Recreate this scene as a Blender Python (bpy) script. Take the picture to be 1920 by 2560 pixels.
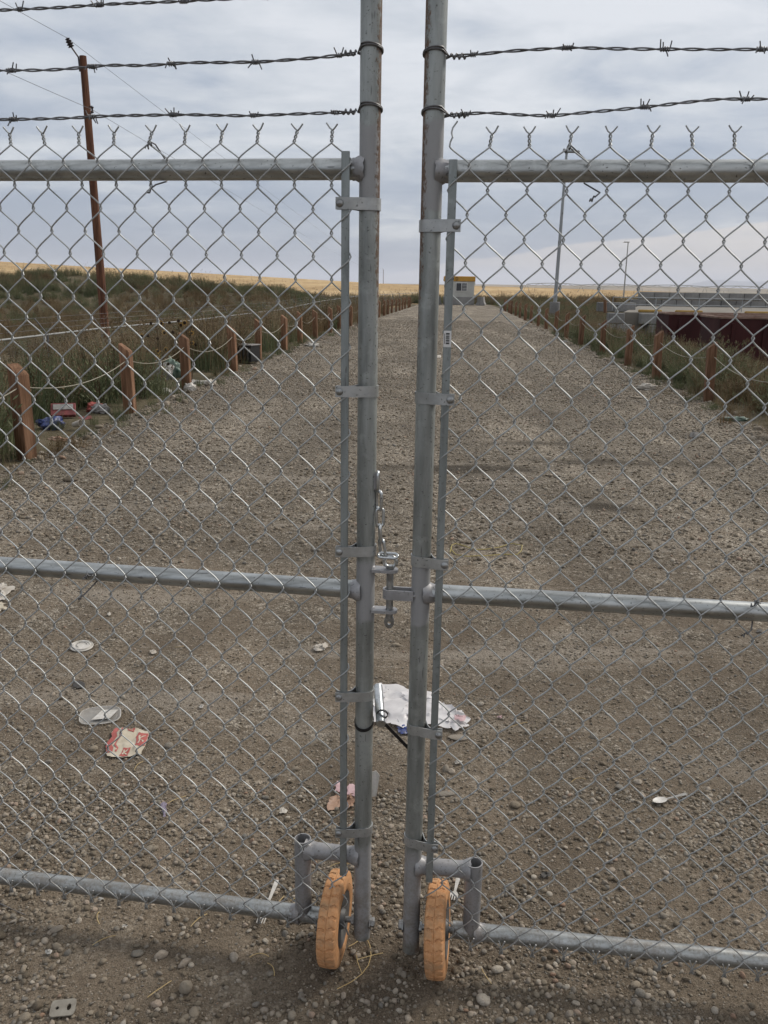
import bpy, math, random
import numpy as np
from mathutils import Vector, Matrix, Euler
R = math.radians
SC = bpy.context.scene
for o in list(bpy.data.objects): bpy.data.objects.remove(o)
COL = SC.collection
rng = np.random.default_rng(7)
random.seed(7)

# ------------------------------------------------------------------ camera
H = 1.67; F = 2130.0; PITCH = 14.8; ROLL = 0.9
cam = bpy.data.cameras.new('camera'); camo = bpy.data.objects.new('camera', cam); COL.objects.link(camo)
cam.sensor_fit = 'VERTICAL'; cam.sensor_height = 24; cam.sensor_width = 18
cam.lens = F / 2560 * 24; cam.clip_start = 0.05; cam.clip_end = 90000
CM = Matrix.Rotation(R(90 - PITCH), 4, 'X') @ Matrix.Rotation(R(ROLL), 4, 'Z')
camo.matrix_world = Matrix.Translation((0, 0, H)) @ CM
SC.camera = camo
SC.render.resolution_x = 768; SC.render.resolution_y = 1024

# ------------------------------------------------------------------ world, sun, exposure
SUN_AZ, SUN_EL = R(58), R(42)      # azimuth clockwise from +Y
w = bpy.data.worlds.new('World'); SC.world = w; w.use_nodes = True
def build_world():
    nt = w.node_tree; N = nt.nodes; L = nt.links; N.clear()
    out = N.new('ShaderNodeOutputWorld'); bg = N.new('ShaderNodeBackground'); bg.inputs[1].default_value = 0.1
    L.new(bg.outputs[0], out.inputs[0])
    sky = N.new('ShaderNodeTexSky'); sky.sky_type = 'NISHITA'; sky.sun_disc = False
    sky.sun_elevation = SUN_EL; sky.sun_rotation = SUN_AZ; sky.air_density = 1.0; sky.dust_density = 2.0
    tc = N.new('ShaderNodeTexCoord'); sep = N.new('ShaderNodeSeparateXYZ'); L.new(tc.outputs['Generated'], sep.inputs[0])
    def mth(op, a, b=None):
        m = N.new('ShaderNodeMath'); m.operation = op
        for i, v in enumerate((a, b)):
            if v is None: continue
            if isinstance(v, (int, float)): m.inputs[i].default_value = v
            else: L.new(v, m.inputs[i])
        return m.outputs[0]
    def ramp(src, stops):
        r = N.new('ShaderNodeValToRGB'); L.new(src, r.inputs[0]); cr = r.color_ramp
        while len(cr.elements) < len(stops): cr.elements.new(0.5)
        for e, (p, c) in zip(cr.elements, stops): e.position = p; e.color = (*c, 1) if len(c) == 3 else c
        return r.outputs[0]
    zz = mth('ADD', mth('MAXIMUM', sep.outputs[2], 0.0), 0.16)
    comb = N.new('ShaderNodeCombineXYZ')
    L.new(mth('DIVIDE', sep.outputs[0], zz), comb.inputs[0]); L.new(mth('DIVIDE', sep.outputs[1], zz), comb.inputs[1])
    def noise(vec, scale, det, rough, off, st=(1, 1, 1), dist=0.0):
        mp = N.new('ShaderNodeMapping'); L.new(vec, mp.inputs[0]); mp.inputs['Location'].default_value = off; mp.inputs['Scale'].default_value = st
        n = N.new('ShaderNodeTexNoise'); L.new(mp.outputs[0], n.inputs[0]); n.inputs['Scale'].default_value = scale
        n.inputs['Detail'].default_value = det; n.inputs['Roughness'].default_value = rough; n.inputs['Distortion'].default_value = dist
        return n.outputs[0]
    n1 = noise(comb.outputs[0], 1.0, 6, 0.6, (5.6, 2.3, 0), (0.75, 1.0, 1), 0.3)
    n2 = noise(comb.outputs[0], 2.6, 5, 0.6, (8.3, 5.2, 0), (0.8, 1.0, 1), 0.5)
    nn = mth('ADD', mth('ADD', mth('MULTIPLY', n1, 0.64), mth('MULTIPLY', n2, 0.36)), mth('MULTIPLY', mth('SUBTRACT', mth('MINIMUM', sep.outputs[2], 0.45), 0.17), 0.85))
    cloud = ramp(nn, [(0.37, (2.45, 2.86, 3.6)), (0.46, (3.15, 3.52, 4.15)), (0.54, (4.4, 4.65, 5.0)), (0.62, (5.45, 5.6, 5.85))])
    # a low cream cloud bank with a ragged upper edge
    az = mth('ARCTAN2', sep.outputs[0], sep.outputs[1])
    edge = noise(comb.outputs[0], 1.3, 6, 0.6, (1.2, 9.4, 0), (0.6, 0.3, 1), 0.3)
    lim = mth('ADD', mth('MULTIPLY', az, 0.135), mth('ADD', mth('MULTIPLY', edge, 0.035), 0.0))
    bank = mth('MULTIPLY', mth('SUBTRACT', lim, sep.outputs[2]), 380.0)
    bankc = N.new('ShaderNodeClamp'); L.new(bank, bankc.inputs[0])
    bn = noise(tc.outputs['Generated'], 9, 6, 0.6, (2, 3, 0), (1, 1, 7), 0.3)
    bankcol = ramp(bn, [(0.35, (4.5, 4.35, 4.4)), (0.65, (5.6, 5.2, 4.95))])
    mixb = N.new('ShaderNodeMixRGB'); L.new(mth('MULTIPLY', bankc.outputs[0], 0.85), mixb.inputs[0]); L.new(cloud, mixb.inputs[1]); L.new(bankcol, mixb.inputs[2])
    mix = N.new('ShaderNodeMixRGB'); mix.inputs[0].default_value = 0.90
    L.new(sky.outputs[0], mix.inputs[1]); L.new(mixb.outputs[0], mix.inputs[2]); L.new(mix.outputs[0], bg.inputs[0])
build_world(); w.cycles.sampling_method = 'MANUAL'; w.cycles.sample_map_resolution = 256
sun = bpy.data.lights.new('sun', 'SUN'); suno = bpy.data.objects.new('sun', sun); COL.objects.link(suno)
sun.energy = 2.0; sun.angle = R(18); sun.color = (1.0, 0.93, 0.83)
SV = Vector((math.sin(SUN_AZ) * math.cos(SUN_EL), math.cos(SUN_AZ) * math.cos(SUN_EL), math.sin(SUN_EL)))
suno.rotation_euler = SV.to_track_quat('Z', 'Y').to_euler()
VS = SC.view_settings; VS.view_transform = 'Standard'; VS.look = 'None'; VS.exposure = 0.55; VS.gamma = 1.0; VS.use_curve_mapping = False

CY = SC.cycles; CY.adaptive_threshold = 0.02
CY.max_bounces = 4; CY.diffuse_bounces = 2; CY.glossy_bounces = 2; CY.transmission_bounces = 2; CY.transparent_max_bounces = 12; CY.volume_bounces = 0
CY.caustics_reflective = False; CY.caustics_refractive = False

# ------------------------------------------------------------------ helpers
CM3 = np.array(CM.to_3x3())
CAM = np.array([0, 0, H])
def ray(x, y): return CM3 @ np.array([(x - 960) / F, -(y - 1280) / F, -1.0])
S = 1920 / 1659
def G(x, y, z=0.0):                       # a spot on the ground seen at (x, y) of the 1659 px wide view
    d = ray(x * S, y * S); return CAM + d * ((z - H) / d[2])
def AT(x, y, Y):                          # a spot at distance Y
    d = ray(x * S, y * S); return CAM + d * (Y / d[1])
def hsh(ix, iy, s):
    v = np.sin(ix * 127.1 + iy * 311.7 + s * 74.7) * 43758.5453; return v - np.floor(v)
def vn(x, y, s=0):
    x = np.asarray(x, float); y = np.asarray(y, float)
    ix = np.floor(x); iy = np.floor(y); fx = x - ix; fy = y - iy; fx = fx * fx * (3 - 2 * fx); fy = fy * fy * (3 - 2 * fy)
    a = hsh(ix, iy, s); b = hsh(ix + 1, iy, s); c = hsh(ix, iy + 1, s); d = hsh(ix + 1, iy + 1, s)
    return (a * (1 - fx) + b * fx) * (1 - fy) + (c * (1 - fx) + d * fx) * fy
def fbm(x, y, s=0, o=4):
    t = 0; a = 0.5; f = 1
    for i in range(o): t = t + a * (vn(x * f, y * f, s + i) - 0.5); a *= 0.5; f *= 2.03
    return t
def ss(a, b, x): t = np.clip((np.asarray(x, float) - a) / (b - a), 0, 1); return t * t * (3 - 2 * t)

ORG = {}
class MB:
    def __init__(s): s.v = []; s.f = []; s.m = []; s.n = 0
    def add(s, v, f, m=0):
        v = np.asarray(v, float).reshape(-1, 3); s.v.append(v)
        s.f += [tuple(int(i) + s.n for i in q) for q in f]; s.m += [m] * len(f); s.n += len(v); return s
    def tube(s, pts, r, n=8, caps=True, closed=False, m=0):
        P = np.asarray(pts, float); k = len(P); rr = np.full(k, r) if np.isscalar(r) else np.asarray(r, float)
        if closed: T = np.roll(P, -1, 0) - np.roll(P, 1, 0)
        else: T = np.gradient(P, axis=0)
        T /= np.linalg.norm(T, axis=1)[:, None] + 1e-12
        a = np.array([0, 0, 1.0]) if abs(T[0][2]) < .9 else np.array([1.0, 0, 0])
        u = np.cross(T[0], a); u /= np.linalg.norm(u); U = [u]
        for i in range(1, k):
            u = U[-1] - T[i] * np.dot(U[-1], T[i]); u /= np.linalg.norm(u) + 1e-12; U.append(u)
        U = np.array(U); W = np.cross(T, U); an = np.arange(n) * 2 * math.pi / n
        V = (P[:, None] + rr[:, None, None] * (np.cos(an)[None, :, None] * U[:, None] + np.sin(an)[None, :, None] * W[:, None])).reshape(-1, 3)
        fs = []
        for i in range(k if closed else k - 1):
            j = (i + 1) % k
            for q in range(n): q2 = (q + 1) % n; fs.append((i * n + q, i * n + q2, j * n + q2, j * n + q))
        if caps and not closed: fs.append(tuple(range(n))[::-1]); fs.append(tuple((k - 1) * n + q for q in range(n)))
        return s.add(V, fs, m)
    def pipe(s, a, b, r, n=20, wall=0.0, m=0):    # open hollow pipe when wall is given
        a = np.asarray(a, float); b = np.asarray(b, float)
        if not wall: return s.tube([a, a + (b - a) * .5, b], r, n, True, m=m)
        T = (b - a) / np.linalg.norm(b - a); x = np.array([0, 0, 1.0]) if abs(T[2]) < .9 else np.array([1.0, 0, 0])
        u = np.cross(T, x); u /= np.linalg.norm(u); v = np.cross(T, u); an = np.arange(n) * 2 * math.pi / n
        c = np.cos(an)[:, None] * u + np.sin(an)[:, None] * v
        V = np.vstack([a + c * r, b + c * r, b + c * (r - wall), a + c * (r - wall)]); fs = []
        for k in range(4):
            for q in range(n): q2 = (q + 1) % n; k2 = (k + 1) % 4; fs.append((k * n + q, k * n + q2, k2 * n + q2, k2 * n + q))
        return s.add(V, fs, m)
    def box(s, c, size, ax=None, bev=0.0, m=0):   # chamfered box; ax = 3x3 rows of axes
        A = np.eye(3) if ax is None else np.asarray(ax, float); h = np.asarray(size, float) / 2
        if bev <= 0:
            V = np.array([[x, y, z] for x in (-1, 1) for y in (-1, 1) for z in (-1, 1)]) * h
            fs = [(0, 1, 3, 2), (4, 6, 7, 5), (0, 4, 5, 1), (2, 3, 7, 6), (0, 2, 6, 4), (1, 5, 7, 3)]
        else:
            V = []; idx = {}
            for x in (-1, 1):
                for y in (-1, 1):
                    for z in (-1, 1):
                        for k in range(3):
                            p = np.array([x, y, z]) * (h - bev); p[k] = (x, y, z)[k] * h[k]; idx[(x, y, z, k)] = len(V); V.append(p)
            fs = []
            for k in range(3):
                a, b = [q for q in range(3) if q != k]
                for sg in (-1, 1):
                    f = []
                    for (p, q) in ((-1, -1), (1, -1), (1, 1), (-1, 1)):
                        t = [0, 0, 0]; t[k] = sg; t[a] = p; t[b] = q; f.append(idx[(*t, k)])
                    fs.append(tuple(f))
            for k in range(3):
                a, b = [q for q in range(3) if q != k]
                for p in (-1, 1):
                    for q in (-1, 1):
                        f = []
                        for sg, kk in ((-1, a), (1, a), (1, b), (-1, b)):
                            t = [0, 0, 0]; t[k] = sg; t[a] = p; t[b] = q; f.append(idx[(*t, kk)])
                        fs.append(tuple(f))
            for x in (-1, 1):
                for y in (-1, 1):
                    for z in (-1, 1): fs.append(tuple(idx[(x, y, z, k)] for k in range(3)))
            V = np.array(V)
        return s.add(np.asarray(c, float) + V @ A, fs, m)
    def prism(s, poly, a, b, m=0):               # extrude 3-D polygon by vector (b - a) starting at offset a
        P = np.asarray(poly, float); n = len(P); V = np.vstack([P + a, P + b])
        fs = [tuple(range(n))[::-1], tuple(range(n, 2 * n))] + [(i, (i + 1) % n, n + (i + 1) % n, n + i) for i in range(n)]
        return s.add(V, fs, m)
    def strip(s, path, wv, th, m=0):             # flat strap: path points, width vector, thickness
        P = np.asarray(path, float); wv = np.asarray(wv, float); T = np.gradient(P, axis=0); T /= np.linalg.norm(T, axis=1)[:, None]
        Nn = np.cross(T, wv / np.linalg.norm(wv)); V = []
        for i in range(len(P)):
            for a, b in ((-.5, -.5), (.5, -.5), (.5, .5), (-.5, .5)): V.append(P[i] + wv * a + Nn[i] * th * b)
        fs = []
        for i in range(len(P) - 1):
            for q in range(4): q2 = (q + 1) % 4; fs.append((i * 4 + q, i * 4 + q2, i * 4 + 4 + q2, i * 4 + 4 + q))
        fs.append((0, 1, 2, 3)); e = (len(P) - 1) * 4; fs.append((e + 3, e + 2, e + 1, e))
        return s.add(V, fs, m)
    def grid(s, V, nx, ny, m=0):
        fs = [(j * nx + i, j * nx + i + 1, (j + 1) * nx + i + 1, (j + 1) * nx + i) for j in range(ny - 1) for i in range(nx - 1)]
        return s.add(V, fs, m)
    def lathe(s, c, axis, prof, n=32, m=0, closed=False):   # prof: list of (radius, along)
        ax = np.asarray(axis, float); ax /= np.linalg.norm(ax); x = np.array([0, 0, 1.0]) if abs(ax[2]) < .9 else np.array([1.0, 0, 0])
        u = np.cross(ax, x); u /= np.linalg.norm(u); v = np.cross(ax, u); an = np.arange(n) * 2 * math.pi / n
        V = np.vstack([np.asarray(c) + r * (np.cos(an)[:, None] * u + np.sin(an)[:, None] * v) + ax * t for r, t in prof]); fs = []
        k = len(prof)
        for i in range(k if closed else k - 1):
            j = (i + 1) % k
            for q in range(n): q2 = (q + 1) % n; fs.append((i * n + q, i * n + q2, j * n + q2, j * n + q))
        return s.add(V, fs, m)
    def mesh(s, name, mats, smooth=True, org=(0, 0, 0)):
        me = bpy.data.meshes.new(name); V = np.vstack(s.v) - np.asarray(org, float)
        me.from_pydata(V.tolist(), [], s.f); me.update()
        for mt in (mats if isinstance(mats, (list, tuple)) else [mats]): me.materials.append(mt)
        me.polygons.foreach_set('material_index', s.m)
        if smooth:
            me.polygons.foreach_set('use_smooth', [True] * len(me.polygons))
            try: me.set_sharp_from_angle(angle=R(38))
            except Exception: pass
        return me
    def build(s, name, mats, parent=None, org=None, smooth=True):
        if org is None: org = ORG[parent.name] if parent is not None else (0, 0, 0)
        o = bpy.data.objects.new(name, s.mesh(name, mats, smooth, org)); COL.objects.link(o)
        if parent is not None: o.parent = parent
        else: o.location = org
        ORG[o.name] = np.asarray(org, float); return o
def tag(o, label=None, cat=None, group=None, kind=None):
    if label: o['label'] = label
    if cat: o['category'] = cat
    if group: o['group'] = group
    if kind: o['kind'] = kind
    return o
def thing(name, loc, label, cat, group=None):
    o = bpy.data.objects.new(name, None); COL.objects.link(o); o.location = loc; o.empty_display_size = .1
    ORG[o.name] = np.asarray(loc, float); return tag(o, label, cat, group)
def link(name, me, parent=None, loc=(0, 0, 0), rot=(0, 0, 0), scl=(1, 1, 1)):
    o = bpy.data.objects.new(name, me); COL.objects.link(o); o.parent = parent; o.location = loc; o.rotation_euler = rot; o.scale = scl; return o
NUM = ['first', 'second', 'third', 'fourth', 'fifth', 'sixth', 'seventh', 'eighth', 'ninth', 'tenth', 'eleventh', 'twelfth', 'thirteenth', 'fourteenth',
       'fifteenth', 'sixteenth', 'seventeenth', 'eighteenth', 'nineteenth', 'twentieth', 'twenty-first', 'twenty-second', 'twenty-third', 'twenty-fourth', 'twenty-fifth', 'twenty-sixth']

# ------------------------------------------------------------------ materials
class MT:
    def __init__(s, name):
        s.m = bpy.data.materials.new(name); s.m.use_nodes = True; s.nt = s.m.node_tree; s.N = s.nt.nodes; s.L = s.nt.links
        s.b = s.N['Principled BSDF']
    def val(s, i, v): s.b.inputs[i].default_value = v
    def co(s, kind='Object', st=(1, 1, 1)):
        if kind == 'Pos': g = s.N.new('ShaderNodeNewGeometry'); o = g.outputs['Position']
        else: g = s.N.new('ShaderNodeTexCoord'); o = g.outputs[kind]
        mp = s.N.new('ShaderNodeMapping'); s.L.new(o, mp.inputs[0]); mp.inputs['Scale'].default_value = st; return mp.outputs[0]
    def noise(s, co, scale, det=5, rough=.6, dist=0):
        n = s.N.new('ShaderNodeTexNoise'); s.L.new(co, n.inputs[0]); n.inputs['Scale'].default_value = scale; n.inputs['Detail'].default_value = det
        n.inputs['Roughness'].default_value = rough; n.inputs['Distortion'].default_value = dist; return n.outputs[0]
    def voro(s, co, scale, feat='F1', rnd=1.0, out='Distance'):
        n = s.N.new('ShaderNodeTexVoronoi'); n.feature = feat; s.L.new(co, n.inputs[0]); n.inputs['Scale'].default_value = scale; n.inputs['Randomness'].default_value = rnd
        return n.outputs[out]
    def ramp(s, src, stops, interp='LINEAR'):
        r = s.N.new('ShaderNodeValToRGB'); s.L.new(src, r.inputs[0]); cr = r.color_ramp; cr.interpolation = interp
        while len(cr.elements) < len(stops): cr.elements.new(.5)
        for e, (p, c) in zip(cr.elements, stops): e.position = p; e.color = (*((c, c, c) if np.isscalar(c) else c), 1)
        return r.outputs[0]
    def math(s, op, a, b=0.0):
        m = s.N.new('ShaderNodeMath'); m.operation = op
        for i, v in enumerate((a, b)):
            if isinstance(v, (int, float)): m.inputs[i].default_value = v
            else: s.L.new(v, m.inputs[i])
        return m.outputs[0]
    def mix(s, f, a, b, mode='MIX'):
        m = s.N.new('ShaderNodeMixRGB'); m.blend_type = mode
        for i, v in enumerate((f, a, b)):
            if isinstance(v, (int, float)): m.inputs[i].default_value = v
            elif isinstance(v, tuple): m.inputs[i].default_value = (*v, 1)
            else: s.L.new(v, m.inputs[i])
        return m.outputs[0]
    def sep(s, co):
        n = s.N.new('ShaderNodeSeparateXYZ'); s.L.new(co, n.inputs[0]); return n.outputs
    def rand(s): return s.N.new('ShaderNodeObjectInfo').outputs['Random']
    def color(s, c):
        if isinstance(c, tuple): s.b.inputs['Base Color'].default_value = (*c, 1)
        else: s.L.new(c, s.b.inputs['Base Color'])
    def bump(s, h, strength=.5, dist=.002, prev=None):
        b = s.N.new('ShaderNodeBump'); s.L.new(h, b.inputs['Height']); b.inputs['Strength'].default_value = strength; b.inputs['Distance'].default_value = dist
        if prev is not None: s.L.new(prev, b.inputs['Normal'])
        s.L.new(b.outputs[0], s.b.inputs['Normal']); return b.outputs[0]
def pmat(name, cols, scale=8, rough=.7, metal=0., bump=0., bscale=60, st=(1, 1, 1), spec=.3, rnd=0., lo=.35, hi=.65, co='Object', bdist=.002):
    t = MT(name); c = t.co(co, st); n = t.noise(c, scale)
    k = len(cols); col = t.ramp(n, [(lo + (hi - lo) * i / max(1, k - 1), q) for i, q in enumerate(cols)]) if k > 1 else None
    if col is None: t.color(cols[0])
    else:
        if rnd:
            hv = t.N.new('ShaderNodeHueSaturation'); t.L.new(col, hv.inputs['Color']); t.L.new(t.math('ADD', t.math('MULTIPLY', t.rand(), rnd * 2), 1 - rnd), hv.inputs['Value']); col = hv.outputs[0]
        t.color(col)
    t.val('Roughness', rough); t.val('Metallic', metal); t.val('Specular IOR Level', spec)
    if bump: t.bump(t.noise(c, bscale, 4), bump, bdist)
    return t.m
def leafmat(name, cols, rnd=.3, rough=.7):
    t = MT(name); n = t.noise(t.co('Pos'), 1.7, 3); n2 = t.math('ADD', t.math('MULTIPLY', n, .7), t.math('MULTIPLY', t.rand(), .3))
    k = len(cols); c = t.ramp(n2, [(.28 + .44 * i / (k - 1), q) for i, q in enumerate(cols)]); t.color(c); t.val('Roughness', rough); t.val('Specular IOR Level', .15)
    tr = t.N.new('ShaderNodeBsdfTranslucent'); t.L.new(c, tr.inputs[0]); mx = t.N.new('ShaderNodeMixShader'); mx.inputs[0].default_value = .25
    t.L.new(t.b.outputs[0], mx.inputs[1]); t.L.new(tr.outputs[0], mx.inputs[2]); t.L.new(mx.outputs[0], t.N['Material Output'].inputs[0]); return t.m
def galv(name, base=(.34, .36, .352), dark=(.165, .176, .170), st=(22, 22, 3), rust=None, rough=.5, metal=.62, sc=1.0, paint=None):
    t = MT(name); p = t.co('Pos', st); q = t.co('Pos')
    a = t.noise(p, 1.3 * sc, 6, .65); b = t.noise(q, 26 * sc, 5, .6); sp = t.noise(q, 160 * sc, 3, .6)
    c = t.ramp(a, [(.3, dark), (.62, base)])
    c = t.mix(t.ramp(b, [(.55, 0.), (.75, .55)]), c, tuple(min(1, x * 1.3) for x in base))
    c = t.mix(t.ramp(sp, [(.64, 0.), (.70, .8)]), c, (.07, .07, .065))
    scr = t.noise(t.co('Pos', tuple(x * 5 for x in st)), 1.0, 2, .5)
    c = t.mix(t.ramp(scr, [(.70, 0.), (.74, .6)]), c, (.08, .08, .08))
    ro = t.math('ADD', t.math('MULTIPLY', a, .25), rough - .12)
    me = t.math('MULTIPLY', 1.0, metal)
    xyz = t.sep(q)
    if paint:                                    # silver paint brushed on round the welds
        z = xyz[2]; pm = None
        for zc, hw in paint:
            d = t.math('ABSOLUTE', t.math('SUBTRACT', t.math('ADD', z, t.math('MULTIPLY', t.math('SUBTRACT', b, .5), .05)), zc))
            k = t.ramp(t.math('DIVIDE', d, hw), [(.9, 1.), (1.0, 0.)]); pm = k if pm is None else t.math('MAXIMUM', pm, k)
        c = t.mix(t.math('MULTIPLY', pm, .85), c, (.27, .27, .275)); me = t.math('SUBTRACT', me, t.math('MULTIPLY', pm, .45)); ro = t.math('ADD', ro, t.math('MULTIPLY', pm, .1))
    if rust:                                     # (x of the pipe axis, side, z from, z to)
        xc, sd, z0, z1 = rust
        side = t.math('MULTIPLY', t.math('SUBTRACT', xyz[0], xc), sd / .0211)
        zf = t.ramp(t.math('DIVIDE', t.math('SUBTRACT', xyz[2], z0), z1 - z0), [(0., 0.), (.5, 1.)])
        rn = t.noise(t.co('Pos', (1, 1, .55)), 150, 5, .7)
        msk = t.math('ADD', t.math('ADD', t.math('MULTIPLY', side, .42), t.math('MULTIPLY', zf, .22)), t.math('MULTIPLY', rn, .8))
        msk = t.ramp(msk, [(.88, 0.), (.98, .9)])
        rc = t.ramp(t.noise(q, 300, 4), [(.35, (.055, .032, .02)), (.6, (.15, .085, .05)), (.75, (.2, .15, .11))])
        c = t.mix(msk, c, rc); me = t.math('MULTIPLY', me, t.math('SUBTRACT', 1.0, msk)); ro = t.math('ADD', ro, t.math('MULTIPLY', msk, .35))
    dm = t.math('MULTIPLY', t.ramp(xyz[2], [(.02, 1.), (.45, 0.)]), t.ramp(t.math('ADD', t.math('MULTIPLY', b, .6), t.math('MULTIPLY', sp, .4)), [(.42, .0), (.6, .85)]))
    c = t.mix(dm, c, (.13, .105, .08)); me = t.math('MULTIPLY', me, t.math('SUBTRACT', 1.0, dm))
    t.color(c); t.L.new(ro, t.b.inputs['Roughness']); t.L.new(me, t.b.inputs['Metallic'])
    t.bump(t.math('ADD', b, t.math('MULTIPLY', sp, .6)), .18, .001); return t.m

# ------------------------------------------------------------------ terrain
def xl(y): return np.interp(np.asarray(y, float), [-10, 8.27, 14, 20.2, 26.3, 33, 38, 89, 112], [-4.35, -3.54, -3.29, -2.92, -2.56, -2.07, -1.62, 3.1, 5.2])   # rows of timber posts
def xr(y): return 4.10 + .075 * np.asarray(y, float)
def ter(x, y):
    x = np.asarray(x, float); y = np.asarray(y, float)
    sl = xl(np.minimum(y, 110)) - .2 - x; sr = x - xr(np.minimum(y, 110)) - .2
    near = 1 - ss(80, 115, y)
    z = -.72 * ss(.3, 3.6, sl) * near - .95 * ss(.5, 5.0, sr) * (1 - ss(72, 95, y))
    k = np.interp(x, [-60, -29.3, -24, -21, -15, -11.6, -8, -4.6, -1, 4], [1.5, 1.65, 2.05, 1.75, 1.55, 1.35, 1.15, .8, .3, 0])
    rd = np.exp(-((y - 66 - 3 * vn(x * .1, 0 * x, 3)) / 9.0) ** 2)
    z = z + (k + .72) * rd * ss(0, 8, sl) * (1 + .35 * fbm(x * .35, y * .35, 5))
    hill = (3.0 + .0405 * np.maximum(0, -x)) * ss(-260, 20, -x) * (ss(120, 400, y) * (1 - .55 * ss(420, 900, y)))
    z = z + hill + .09 * fbm(x * .25, y * .25, 9) * ss(0, 3, np.maximum(sl, sr))
    z = z - .06 * (1 - ss(-.6, .5, np.maximum(sl, sr)))                # bed under the gravel sheet
    return z
def axis(pts):
    out = []
    for a, b, n in pts: out += list(np.linspace(a, b, n, endpoint=False))
    return np.array(out + [pts[-1][1]])
def m_ground():
    t = MT('soil_and_stubble'); p = t.co('Pos'); x, y, z = t.sep(p)
    n = t.noise(p, .8, 8, .65); n2 = t.noise(p, 9, 6, .7)
    soil = t.ramp(t.math('ADD', t.math('MULTIPLY', n, .6), t.math('MULTIPLY', n2, .4)), [(.35, (.045, .038, .024)), (.5, (.085, .072, .046)), (.65, (.155, .13, .092))])
    far = t.noise(t.co('Pos', (.02, .004, 1)), 1, 6, .6); fine = t.noise(t.co('Pos', (.35, .05, 1)), 1, 5, .7)
    wheat = t.ramp(t.math('ADD', t.math('MULTIPLY', far, .55), t.math('MULTIPLY', fine, .45)), [(.38, (.27, .185, .095)), (.5, (.37, .26, .135)), (.62, (.47, .35, .20))])
    edge = t.math('ADD', y, t.math('MULTIPLY', n, 10))
    col = t.mix(t.ramp(t.math('DIVIDE', edge, 1000.), [(.094, 0.), (.102, 1.)]), soil, wheat)
    pale = t.ramp(far, [(.35, (.25, .20, .13)), (.5, (.20, .19, .12)), (.65, (.33, .27, .19))])
    col = t.mix(t.ramp(t.math('DIVIDE', y, 4000.), [(.16, 0.), (.3, 1.)]), col, pale)
    t.color(col); t.val('Roughness', .95); t.val('Specular IOR Level', .1); t.bump(n2, .6, .05); return t.m
def make_ground():
    X = axis([(-9000, -600, 14), (-600, -80, 26), (-80, -30, 50), (-30, 20, 150), (20, 60, 40), (60, 600, 27), (600, 9000, 14)])
    Y = axis([(-40, 4, 12), (4, 40, 100), (40, 110, 120), (110, 450, 60), (450, 1500, 20), (1500, 16000, 16)])
    XX, YY = np.meshgrid(X, Y); Z = ter(XX, YY)
    mb = MB(); mb.grid(np.stack([XX, YY, Z], -1).reshape(-1, 3), len(X), len(Y))
    tag(mb.build('ground', m_ground()), kind='structure')
make_ground()

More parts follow.
